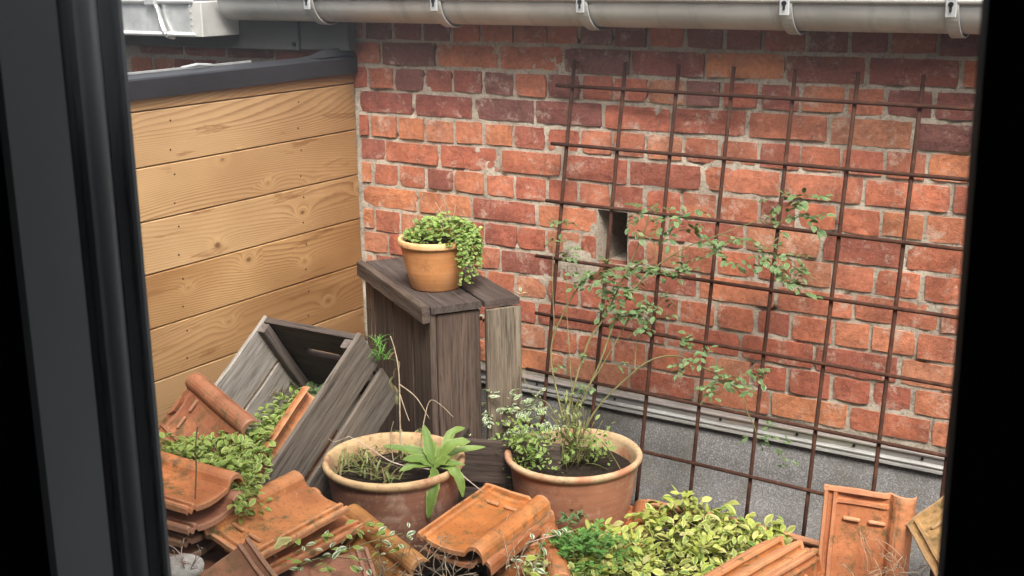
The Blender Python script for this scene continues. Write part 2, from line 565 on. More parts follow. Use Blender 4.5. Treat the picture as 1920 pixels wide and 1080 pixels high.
    leafmat('leaf_variegated', [(0.17, 0.24, 0.05), (0.33, 0.36, 0.075), (0.44, 0.43, 0.14), (0.22, 0.29, 0.055), (0.40, 0.42, 0.07), (0.10, 0.17, 0.04), (0.14, 0.22, 0.04), (0.40, 0.33, 0.15)],
            [(0.50, 0.49, 0.17), (0.36, 0.42, 0.08), (0.54, 0.49, 0.22), (0.22, 0.31, 0.06), (0.45, 0.47, 0.11)], 0.22)
    leafmat('leaf_periwinkle', [(0.09, 0.16, 0.03), (0.15, 0.24, 0.045), (0.25, 0.33, 0.07), (0.18, 0.28, 0.05)],
            [(0.28, 0.36, 0.09), (0.46, 0.48, 0.18), (0.20, 0.29, 0.06)], 0.26)
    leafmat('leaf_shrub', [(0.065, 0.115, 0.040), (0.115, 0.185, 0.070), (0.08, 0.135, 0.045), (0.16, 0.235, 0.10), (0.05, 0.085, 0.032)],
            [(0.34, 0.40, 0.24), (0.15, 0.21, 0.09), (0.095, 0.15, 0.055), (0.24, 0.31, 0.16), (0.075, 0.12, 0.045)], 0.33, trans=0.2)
    leafmat('leaf_white', [(0.09, 0.17, 0.05), (0.14, 0.23, 0.08), (0.07, 0.13, 0.04)],
            [(0.62, 0.64, 0.50), (0.50, 0.54, 0.38), (0.70, 0.69, 0.58)], 0.20)
    leafmat('leaf_jenny', [(0.13, 0.23, 0.04), (0.22, 0.34, 0.07), (0.09, 0.17, 0.03), (0.32, 0.41, 0.11)],
            [(0.27, 0.37, 0.10), (0.45, 0.48, 0.22), (0.16, 0.26, 0.05)], 0.30)
    leafmat('leaf_rosette', [(0.11, 0.18, 0.034), (0.155, 0.23, 0.048), (0.085, 0.14, 0.026)],
            [(0.20, 0.27, 0.07), (0.27, 0.32, 0.10)], 0.38, trans=0.15)
    leafmat('leaf_weed', [(0.14, 0.19, 0.05), (0.22, 0.26, 0.09), (0.27, 0.26, 0.12)], [(0.20, 0.24, 0.08), (0.32, 0.33, 0.15)], 0.4)
    leafmat('leaf_fern', [(0.06, 0.16, 0.03), (0.10, 0.24, 0.045), (0.14, 0.30, 0.06)], [(0.12, 0.26, 0.05), (0.18, 0.33, 0.08)], 0.4)
    leafmat('leaf_dry', [(0.16, 0.12, 0.06), (0.24, 0.19, 0.09), (0.11, 0.12, 0.04)], [(0.28, 0.22, 0.12), (0.16, 0.16, 0.06)], 0.4)
    for nm, a, b in (('stem_green', (0.10, 0.11, 0.04), (0.19, 0.16, 0.07)), ('stem_dry', (0.20, 0.15, 0.10), (0.37, 0.30, 0.21)),
                     ('stem_pale', (0.34, 0.27, 0.22), (0.52, 0.43, 0.37)), ('stem_dark', (0.03, 0.02, 0.014), (0.08, 0.055, 0.04))):
        g = G(nm, 0.8, 0.2)
        g.color(g.ramp(g.noise(g.coord(), 40, 4), [(0.3, a), (0.7, b)]))
        M[nm] = g.m
    # window glass: its reflection veil is put in as a thin body of haze
    m = bpy.data.materials.new('reflection_veil_glass')
    m.use_nodes = True
    nt = m.node_tree
    nt.nodes.remove(nt.nodes['Principled BSDF'])
    t = nt.nodes.new('ShaderNodeVolumePrincipled')
    t.inputs['Color'].default_value = (0.95, 0.95, 0.95, 1)
    tc = nt.nodes.new('ShaderNodeTexCoord')
    sx = nt.nodes.new('ShaderNodeSeparateXYZ')
    nt.links.new(tc.outputs['Object'], sx.inputs[0])
    mr = nt.nodes.new('ShaderNodeMapRange')                 # stand-in reflection haze, denser towards the head of the pane
    mr.interpolation_type = 'SMOOTHSTEP'
    for k, q in ((1, 1.20), (2, 1.34), (3, 4.0), (4, 32.0)):
        mr.inputs[k].default_value = q
    nt.links.new(sx.outputs[2], mr.inputs[0])
    nt.links.new(mr.outputs[0], t.inputs['Density'])
    nt.links.new(t.outputs[0], nt.nodes['Material Output'].inputs['Volume'])
    M['glass'] = m


build_materials()


# ------------------------------------------------------------------ setting: flat roof, upstand
def grid_sheet(name, x0, x1, y0, y1, z, step, amp, mat, freq=6.0, fn=None):
    nx, ny = int((x1 - x0) / step) + 1, int((y1 - y0) / step) + 1
    v, f = [], []
    for j in range(ny + 1):
        for i in range(nx + 1):
            x, y = x0 + (x1 - x0) * i / nx, y0 + (y1 - y0) * j / ny
            h = fn(x, y) if fn else z + amp * mnoise.noise(Vector((x * freq, y * freq, 0.3)))
            v.append((x, y, h))
    for j in range(ny):
        for i in range(nx):
            a = j * (nx + 1) + i
            f.append((a, a + 1, a + nx + 2, a + nx + 1))
    return mesh(name, v, f, mat, True)


def build_setting():
    o = mobj('flat_roof', grid_sheet('flat_roof', -0.6, 3.6, -2.28, 0.02, 0, 0.06, 0.004, M['felt']))
    tag(o, kind='structure')
    # the felt is dressed up the foot of the brick wall: cant strip, then upright
    prof = [(-0.19, 0.004), (-0.115, 0.012), (-0.06, 0.055), (-0.032, 0.11), (-0.0225, 0.205), (0.004, 0.205)]
    v, f = [], []
    n = 60
    for i in range(n + 1):
        x = 0.002 + 3.2 * i / n
        for k, (y, z) in enumerate(prof):
            w = 0.004 * mnoise.noise(Vector((x * 5, k * 1.7, 2.0)))
            v.append((x, y + w, z + (w if 0 < k < 4 else 0)))
    k = len(prof)
    for i in range(n):
        for j in range(k - 1):
            a = i * k + j
            f.append((a, a + k, a + k + 1, a + 1))
    o = mobj('roof_upstand', mesh('roof_upstand', v, f, M['felt'], True))
    tag(o, kind='structure')


build_setting()

# ------------------------------------------------------------------ brick wall
PAL = [((0.44, 0.148, 0.082), 7), ((0.48, 0.182, 0.098), 5), ((0.39, 0.122, 0.074), 6), ((0.32, 0.102, 0.066), 4),
       ((0.27, 0.092, 0.066), 1), ((0.51, 0.205, 0.10), 2), ((0.43, 0.155, 0.09), 5), ((0.46, 0.20, 0.115), 3)]
PALW = [c for c, w in PAL for _ in range(w)]
HOLE = (0.792, 0.874, 0.575, 0.716)


def brick_mesh(w, h, seed):
    rr = random.Random(seed)
    nx = max(4, int(w / 0.02))
    nz = 3
    dpt = 0.05
    v, f = [], []
    # front grid, worn corners, sagging edges
    off = Vector((seed * 3.1, seed * 1.7, 0))
    cut = [rr.choice((0.0, 0.0, 0.001, 0.001, 0.003)) for _ in range(4)]
    for j in range(nz + 1):
        for i in range(nx + 1):
            s, t = i / nx, j / nz
            x, z = (s - 0.5) * w, (t - 0.5) * h
            edge = (i in (0, nx)) + (j in (0, nz))
            if edge:
                q = 0.0026
                x += q * mnoise.noise(Vector((x * 75, z * 75, 1)) + off)
                z += q * mnoise.noise(Vector((x * 75, z * 75, 9)) + off)
            if edge == 2:
                c = cut[(i > 0) + 2 * (j > 0)]
                x -= math.copysign(c, x)
                z -= math.copysign(c * 0.6, z)
            y = 0.0022 * mnoise.noise(Vector((x * 26, z * 26, 4)) + off)
            y += (0.0006 if edge == 1 else 0.0016 if edge == 2 else 0)
            v.append((x, y, z))
    for j in range(nz):
        for i in range(nx):
            a = j * (nx + 1) + i
            f.append((a, a + 1, a + nx + 2, a + nx + 1))
    ring = [i for i in range(nx + 1)] + [j * (nx + 1) + nx for j in range(1, nz + 1)] + \
           [nz * (nx + 1) + i for i in range(nx - 1, -1, -1)] + [j * (nx + 1) for j in range(nz - 1, 0, -1)]
    b = len(v)
    for i in ring:
        v.append((v[i][0], dpt, v[i][2]))
    m = len(ring)
    for k in range(m):
        f.append((ring[k], b + k, b + (k + 1) % m, ring[(k + 1) % m]))
    return mesh('brick', v, f, M['brick'], False)


def build_brick_wall():
    root = empty('brick_wall', (0.9, 0.05, 0), 'old red brick wall with pale smeared mortar behind the rusty mesh', 'wall')
    rr = random.Random(3)
    # mortar bed: a rough sheet with the missing-brick hole cut out
    x0, x1, z0, z1, st = -1.3, 2.6, 0.0, 1.34, 0.0125
    nx, nz = int((x1 - x0) / st), int((z1 - z0) / st)
    v, f = [], []
    for j in range(nz + 1):
        for i in range(nx + 1):
            x, z = x0 + (x1 - x0) * i / nx, z0 + (z1 - z0) * j / nz
            y = 0.0046 + 0.0026 * mnoise.noise(Vector((x * 33, z * 33, 0))) + 0.0030 * mnoise.noise(Vector((x * 9, z * 9, 5)))
            pit = mnoise.noise(Vector((x * 21, z * 40, 11)))
            y += 0.022 * max(0.0, pit - 0.42) / 0.4
            # mortar daubed thick to the left of the hole
            e = math.exp(-((x - 0.735) / 0.055) ** 2 - ((z - 0.575) / 0.05) ** 2)
            y -= 0.009 * e
            v.append((x, y, z))
    for j in range(nz):
        for i in range(nx):
            cx, cz = x0 + st * (i + 0.5), z0 + st * (j + 0.5)
            if HOLE[0] < cx < HOLE[1] and HOLE[2] < cz < HOLE[3]:
                continue
            a = j * (nx + 1) + i
            f.append((a, a + 1, a + nx + 2, a + nx + 1))
    mobj('mortar', mesh('mortar', v, f, M['mortar'], True), root)
    b = MB()
    hx0, hx1, hz0, hz1 = HOLE
    p = [(hx0 - .006, .002, hz0 - .006), (hx1 + .006, .002, hz0 - .006), (hx1 + .006, .002, hz1 + .006), (hx0 - .006, .002, hz1 + .006)]
    q = [(x, 0.17, z) for x, _, z in p]
    b.add(p + q, [(0, 4, 5, 1), (1, 5, 6, 2), (2, 6, 7, 3), (3, 7, 4, 0), (4, 7, 6, 5)])
    b.build('hole_recess', M['mortar'], root)
    # solid wall body behind
    mb = MB()
    mb.box((-1.3, 0.18, 0), (2.6, 0.30, 1.34))
    mb.build('wall_core', M['mortar'], root)
    vs_, vh_ = {}, {}
    H = 0.0682
    for k in range(-5, 12):
        ztop = 0.990 - H * k
        zc = ztop - H / 2
        if zc < 0.21:
            continue
        if k % 2 == 0:
            pitch, first = 0.1975, (0.006 if k % 4 == 0 else 0.0925)
        else:
            pitch, first = 0.0985, 0.044
        n0 = int(math.floor((-1.25 - first) / pitch))
        x = first + n0 * pitch
        cuts = []
        while x < 2.4:
            cuts.append(x)
            x += pitch
        cuts = [c + rr.uniform(-0.006, 0.006) for c in cuts]
        for a, c in zip(cuts[:-1], cuts[1:]):
            if c < 0.03 and zc < 1.0:
                continue                                    # hidden behind the timber screen
            if c > 2.05:
                continue
            if c < 0 and (zc > 1.14 or a < -0.95):
                continue
            if zc > 1.2 and False:
                continue
            a0, c0 = (max(a, 0.004) if zc < 1.0 else max(a, -1.2)), c
            za, zb = zc - H / 2, zc + H / 2
            if c0 > HOLE[0] and a0 < HOLE[1] and zb > HOLE[2] + 0.01 and za < HOLE[3] - 0.01:
                # bricks cut back by the hole
                segs = []
                if HOLE[0] - a0 > 0.04:
                    segs.append((a0, HOLE[0] - 0.002))
                if c0 - HOLE[1] > 0.04:
                    segs.append((HOLE[1] + 0.002, c0))
            else:
                segs = [(a0, c0)]
            for s0, s1 in segs:
                w = s1 - s0 - rr.uniform(0.008, 0.013)
                if w < 0.02:
                    continue
                h = H - rr.uniform(0.009, 0.0135)
                key = (round(w / 0.006), round(h / 0.003), rr.randrange(3))
                if key not in vs_:
                    vs_[key] = brick_mesh(key[0] * 0.006, key[1] * 0.003, len(vs_) + 1)
                cc = rr.choice(PALW)
                if k in (1, 3) and rr.random() < 0.15:
                    cc = (0.48, 0.185, 0.09)
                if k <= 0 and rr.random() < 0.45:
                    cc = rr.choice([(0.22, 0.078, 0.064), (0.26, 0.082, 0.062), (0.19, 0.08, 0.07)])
                s = rr.uniform(0.9, 1.1)
                cc = tuple(min(0.6, q * s) for q in cc)
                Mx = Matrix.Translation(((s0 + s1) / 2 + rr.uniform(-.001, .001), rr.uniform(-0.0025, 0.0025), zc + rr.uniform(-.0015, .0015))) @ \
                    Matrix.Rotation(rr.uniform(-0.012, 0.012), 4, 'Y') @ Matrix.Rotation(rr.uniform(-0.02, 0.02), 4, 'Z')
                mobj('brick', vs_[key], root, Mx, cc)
    return root


build_brick_wall()


# ------------------------------------------------------------------ timber screen
def build_timber():
    root = empty('timber_screen_wall', (-0.03, -0.8, 0), 'new honey coloured horizontal timber cladding under a black metal coping', 'wall')
    js = [0.0, 0.081, 0.213, 0.345, 0.4785, 0.614, 0.744, 0.874, 1.006, 1.046]
    for a, b in zip(js[:-1], js[1:]):
        zc, h = (a + b) / 2, (b - a) - 0.0028
        v, f = boxgeo(Vector((-0.0095, -0.80, -h / 2)), Vector((0.0095, 0.795, h / 2)), 0.0018)
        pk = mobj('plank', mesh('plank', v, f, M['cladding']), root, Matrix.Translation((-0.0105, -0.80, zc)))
        if h > 0.1:
            for yy in (-0.70, -0.245):
                for dz in (-0.034, 0.036):
                    mb = MB()
                    mb.tube([(-0.003, yy + dz * 0.1, zc + dz), (-0.0002, yy + dz * 0.1, zc + dz)], 0.0024, 7)
                    mb.build('nail', M['rust'], pk)
    mb = MB()
    mb.box((-0.052, -1.6, 0), (-0.022, -0.003, 1.05))
    mb.build('backing_frame', M['coping'], root)
    # folded metal coping with a drip edge
    prof = [(0.012, 1.036), (0.013, 1.080), (0.009, 1.084), (-0.055, 1.088), (-0.058, 1.085), (-0.058, 1.052), (-0.054, 1.052), (-0.054, 1.066), (0.008, 1.066), (0.008, 1.036)]
    v = [(x, y, z) for y in (-1.62, -0.004) for x, z in prof]
    n = len(prof)
    f = [(i, (i + 1) % n, n + (i + 1) % n, n + i) for i in range(n)] + [tuple(reversed(range(n))), tuple(range(n, 2 * n))]
    c = mobj('coping', mesh('coping', v, f, M['coping']), root)
    mb = MB()
    mb.box((-0.058, -1.6, 1.0885), (-0.050, -0.36, 1.0935))
    mb.tube([(-0.054, -0.60, 1.092), (-0.050, -0.55, 1.097), (-0.052, -0.50, 1.092)], 0.004, 6)
    mb.build('metal_trim', M['zinc_bright'], c)
    # lump of black sealing felt folded over the coping where it meets the wall
    v, f = [], []
    for i in range(9):
        for j in range(7):
            s, t = i / 8, j / 6
            x, y = -0.055 + 0.066 * s, -0.16 + 0.156 * t
            z = 1.088 + 0.030 * math.sin(math.pi * min(1, s * 1.1)) * t ** 0.7 + 0.004 * mnoise.noise(Vector((x * 60, y * 60, 0)))
            v.append((x, y, z))
    for i in range(8):
        for j in range(6):
            a = i * 7 + j
            f.append((a, a + 7, a + 8, a + 1))
    mobj('felt_flap', mesh('felt_flap', v, f, M['coping'], True), c)


build_timber()


# ------------------------------------------------------------------ gutters, fascia, flashing
def build_gutters():
    GX0, GX1, GY, GZ, GR = -0.36, 2.7, -0.10, 1.248, 0.066
    root = empty('half_round_gutter', (1.0, GY, GZ), 'long grey zinc half round gutter along the top of the brick wall', 'gutter')
    v, f = [], []
    na = 18
    prof = []
    for k in range(na + 1):
        a = math.pi * k / na
        prof.append((GY - GR * math.cos(a), GZ - GR * math.sin(a)))
    inner = [(GY - (GR - 0.0025) * math.cos(math.pi * k / na), GZ - (GR - 0.0025) * math.sin(math.pi * k / na)) for k in range(na, -1, -1)]
    ring = prof + inner
    xs = [GX0 + (GX1 - GX0) * i / 24 for i in range(25)]
    n = len(ring)
    for x in xs:
        for y, z in ring:
            v.append((x, y, z))
    for i in range(24):
        for k in range(n):
            a = i * n + k
            f.append((a, i * n + (k + 1) % n, (i + 1) * n + (k + 1) % n, (i + 1) * n + k))
    mobj('trough', mesh('trough', v, f, M['zinc'], True), root)
    mb = MB()
    mb.tube([(GX0, GY - GR - 0.004, GZ + 0.004), (GX1, GY - GR - 0.004, GZ + 0.004)], 0.0085, 10)
    mb.build('bead', M['zinc'], root, smooth=True)
    # closed end
    mb = MB()
    mb.add([(GX0, y, z) for y, z in prof], [tuple(range(len(prof)))])
    mb.build('end_cap', M['zinc'], root)
    for x in (-0.005, 0.418, 0.842, 1.343, 1.690, 2.1):
        mb = MB()
        r1, r0 = GR + 0.0085, GR + 0.0050
        w = 0.013
        ks = range(0, na + 1)
        vv, ff = [], []
        for k in ks:
            a = math.pi * k / na
            for rr_, xx in ((r1, x - w), (r1, x + w), (r0, x + w), (r0, x - w)):
                vv.append((xx, GY - rr_ * math.cos(a), GZ - rr_ * math.sin(a)))
        for k in range(na):
            for q in range(4):
                ff.append((k * 4 + q, k * 4 + (q + 1) % 4, k * 4 + 4 + (q + 1) % 4, k * 4 + 4 + q))
        mb.add(vv, ff)
        br = mb.build('bracket', M['zinc'], root)
        mb = MB()
        mb.box((x - 0.011, GY - GR - 0.0185, GZ - 0.030), (x + 0.011, GY - GR - 0.0135, GZ + 0.016), 0.0015)
        pl = mb.build('bracket_clip', M['zinc_bright'], br)
        mb = MB()
        mb.tube([(x, GY - GR - 0.0215, GZ - 0.004), (x, GY - GR - 0.0185, GZ - 0.004)], 0.0055, 8)
        mb.tube([(x, GY - GR - 0.0205, GZ - 0.018), (x, GY - GR - 0.0185, GZ - 0.009)], 0.0028, 6)
        mb.build('hook', M['rubber'], br)
    # box gutter of the neighbouring roof, left
    root = empty('box_gutter', (-0.8, -0.14, 1.13), 'pale zinc box gutter with bright rims at the top left corner', 'gutter')
    X0, X1, Y0, Y1, Z0, Z1 = -1.5, -0.385, -0.20, -0.06, 1.142, 1.235
    mb = MB()
    mb.box((X0, Y0, Z0), (X1, Y1, Z0 + 0.003))
    mb.box((X0, Y0, Z0 + 0.0032), (X1, Y0 + 0.003, Z1))
    mb.box((X0, Y1 - 0.003, Z0 + 0.0032), (X1, Y1, Z1))
    mb.build('channel', M['zinc_bright'], root)
    for z, r in ((Z1 + 0.004, 0.010), (Z0 + 0.002, 0.0065)):
        mb = MB()
        mb.tube([(X0, Y0 - 0.004, z), (X1 - 0.03, Y0 - 0.004, z)], r, 10)
        mb.build('rim', M['zinc_bright'], root, smooth=True)
    mb = MB()
    xs = -0.56
    path = smooth_path([(xs - 0.02, Y0 - 0.012, Z1 + 0.012), (xs, Y0 - 0.012, Z1 - 0.01), (xs + 0.01, Y0 - 0.010, (Z0 + Z1) / 2), (xs + 0.03, Y0 - 0.010, Z0 + 0.002), (xs + 0.03, Y0 + 0.02, Z0 - 0.008)], 4)
    for i in range(len(path) - 1):
        mb.tube(path[i:i + 2], 0.0075, 6)
    st = mb.build('strap', M['zinc_bright'], root)
    mb = MB()
    mb.box((xs - 0.045, Y0 - 0.022, Z1 - 0.012), (xs + 0.005, Y0 + 0.004, Z1 + 0.018), 0.006)
    mb.build('clamp', M['zinc_bright'], st)
    # end plate with its row of rivets
    mb = MB()
    mb.box((X1 - 0.05, Y0 - 0.0065, Z0 - 0.004), (X1 + 0.002, Y1, Z1 + 0.002), 0.002)
    ep = mb.build('end_box', M['zinc'], root)
    for k in range(5):
        mb = MB()
        z = Z0 + 0.012 + k * 0.018
        mb.tube([(X1 - 0.040, Y0 - 0.0095, z), (X1 - 0.040, Y0 - 0.0066, z)], 0.003, 6)
        mb.build('rivet', M['zinc_bright'], ep)
    # dark fascia below it
    root = empty('fascia_board', (-0.7, -0.03, 1.1), 'dark grey fascia board under the box gutter behind the coping', 'fascia')
    mb = MB()
    mb.box((-1.5, -0.055, 1.096), (-0.16, -0.012, 1.20), 0.003)
    mb.build('board', M['fascia'], root)
    mb = MB()
    mb.box((-0.1565, -0.05, 1.10), (0.02, -0.012, 1.205), 0.003)
    mb.build('end_board', M['fascia'], root)
    mb = MB()
    mb.tube([(-0.175, -0.0605, 1.115), (-0.175, -0.0555, 1.115)], 0.007, 8)
    mb.build('bolt', M['rubber'], root)
    # roof over the gutter
    root = empty('neighbour_roof', (0.6, 0.5, 1.3), 'dark roof slope rising behind the zinc gutter', 'roof')
    mb = MB()
    mb.add([(-1.5, -0.07, 1.262), (2.7, -0.07, 1.262), (2.7, 1.6, 2.1), (-1.5, 1.6, 2.1), (-1.5, -0.07, 1.30), (2.7, -0.07, 1.30), (2.7, 1.6, 2.14), (-1.5, 1.6, 2.14)],
           [(0, 3, 2, 1), (4, 5, 6, 7), (0, 1, 5, 4), (1, 2, 6, 5), (2, 3, 7, 6), (3, 0, 4, 7)])
    mb.build('roof_slope', M['fascia'], root)
    # flashing rail
    root = empty('wall_flashing', (1.2, -0.03, 0.2), 'ribbed aluminium flashing strip along the foot of the brick wall', 'flashing')
    yb = -0.0245
    prof = [(yb + 0.02, 0.234), (yb - 0.006, 0.234), (yb - 0.009, 0.2325), (yb - 0.009, 0.2290), (yb - 0.004, 0.2275), (yb - 0.003, 0.2115), (yb - 0.008, 0.2095), (yb - 0.010, 0.2065), (yb - 0.010, 0.2045),
            (yb - 0.005, 0.2030), (yb - 0.005, 0.2005), (yb - 0.012, 0.1985), (yb - 0.013, 0.1935), (yb - 0.004, 0.1920), (yb + 0.001, 0.1930), (yb + 0.001, 0.2320), (yb + 0.02, 0.2320)]
    v = [(x, y, z) for x in (0.02, 2.6) for y, z in prof]
    n = len(prof)
    f = [(i, n + i, n + (i + 1) % n, (i + 1) % n) for i in range(n)] + [tuple(range(n)), tuple(reversed(range(n, 2 * n)))]
    mobj('rail', mesh('rail', v, f, M['aluminium']), root)
    for x in (0.62, 0.86, 1.16, 1.36, 1.50, 1.66, 1.95):
        mb = MB()
        mb.tube([(x, yb - 0.0062, 0.2195), (x, yb - 0.0032, 0.2195)], 0.0035, 8)
        mb.build('screw', M['rubber'], root)


build_gutters()


# ------------------------------------------------------------------ rebar mesh leaning on the wall
def build_mesh():
    O = Vector((0.727, -0.024, 1.028))
    u = Vector((0.9994, -0.035, -0.003)).normalized()
    w = Vector((-0.008, -0.165, -0.986)).normalized()
    nrm = u.cross(w)
    nrm = nrm if nrm.y < 0 else -nrm
    p = 0.147
    rr = random.Random(5)
    root = empty('steel_mesh_trellis', O + w * 1.02, 'rusty square steel mesh panel leaning against the brick wall', 'trellis')
    cs = tubegeo([(0, 0, 0), (0, 0, 1)], 1, 8)

    def bar(a, b, r):
        pts = []
        for i in range(9):
            t = i / 8
            q = a.lerp(b, t)
            q += nrm * 0.0018 * mnoise.noise(q * 3 + Vector((a.x * 9, a.z * 9, 0))) + u * 0.0012 * mnoise.noise(q * 2.5)
            pts.append(q)
        mb = MB()
        mb.tube(pts, r, 8)
        mb.build('bar', M['rust'], root, smooth=True)
    for j in range(0, 10):
        a = O + u * (p * j + rr.uniform(-.003, .003)) - w * (p * 0.46)
        b = O + u * (p * j + rr.uniform(-.003, .003)) + w * 1.035
        bar(a, b, 0.0050)
    for i in range(0, 8):
        a = O + w * (p * i + rr.uniform(-.002, .002) - 0.002) - u * (0.048 + rr.uniform(-.01, .012)) + nrm * 0.0092
        if i == 7:
            a = O + w * (p * 6.95) - u * 0.05 + nrm * 0.0092
        b = a + u * 1.5
        bar(a, b, 0.0047)


build_mesh()


# ------------------------------------------------------------------ wooden boards and crates
def board(name, parent, mat, M4, L, W, T, color=(1, 1, 1), seed=0, b=0.0025):
    """a plank with rough ends: local x along, y width, z thickness, centred"""
    rr = random.Random(seed)
    n = 8
    v, f = [], []
    for i in range(n + 1):
        x = (i / n - 0.5) * L
        wy = 0.0016 * mnoise.noise(Vector((x * 18, seed, 0)))
        wz = 0.0012 * mnoise.noise(Vector((x * 11, seed, 7)))
        bb = b
        for y, z in ((-W / 2 + bb, -T / 2), (W / 2 - bb, -T / 2), (W / 2, -T / 2 + bb), (W / 2, T / 2 - bb), (W / 2 - bb, T / 2), (-W / 2 + bb, T / 2), (-W / 2, T / 2 - bb), (-W / 2, -T / 2 + bb)):
            e = rr.uniform(-0.0012, 0.0012) if i in (0, n) else 0
            v.append((x + e, y + wy, z + wz))
    for i in range(n):
        for k in range(8):
            a, c = i * 8 + k, i * 8 + (k + 1) % 8
            f.append((a, c, c + 8, a + 8))
    f.append(tuple(reversed(range(8))))
    f.append(tuple(range(len(v) - 8, len(v))))
    # flip if needed so that normals face out
    me = mesh(name, v, [tuple(reversed(q)) for q in f], mat)
    return mobj(name, me, parent, M4, color)


def span_board(name, parent, mat, a, b, wdir, W, T, color=(1, 1, 1), seed=0):
    """board whose centre line runs a to b, its width along wdir"""
    a, b = Vector(a), Vector(b)
    return board(name, parent, mat, frame((a + b) / 2, b - a, wdir), (b - a).length, W, T, color, seed)


def slotted_panel(name, parent, mat, M4, L, W, T, slot, color):
    """end panel with a rounded hand slot; local x along, y width"""
    sx, sy, cx, cy = slot
    inner = []
    for k in range(16):
        a = 2 * math.pi * k / 16
        ex = sx - sy
        inner.append((cx + math.copysign(ex, math.cos(a)) * (1 if abs(math.cos(a)) > 1e-6 else 0) + sy * math.cos(a), cy + sy * math.sin(a)))
    outer = []
    for k in range(16):
        a = 2 * math.pi * k / 16
        c, s = math.cos(a), math.sin(a)
        m = max(abs(c), abs(s))
        outer.append((c / m * L / 2, s / m * W / 2))
    v = [(x, y, T / 2) for x, y in outer] + [(x, y, T / 2) for x, y in inner] + [(x, y, -T / 2) for x, y in outer] + [(x, y, -T / 2) for x, y in inner]
    f = []
    for k in range(16):
        j = (k + 1) % 16
        f += [(k, j, 16 + j, 16 + k), (32 + j, 32 + k, 48 + k, 48 + j), (k, 32 + k, 32 + j, j), (16 + k, 16 + j, 48 + j, 48 + k)]
    return mobj(name, mesh(name, v, f, mat), parent, M4, color)


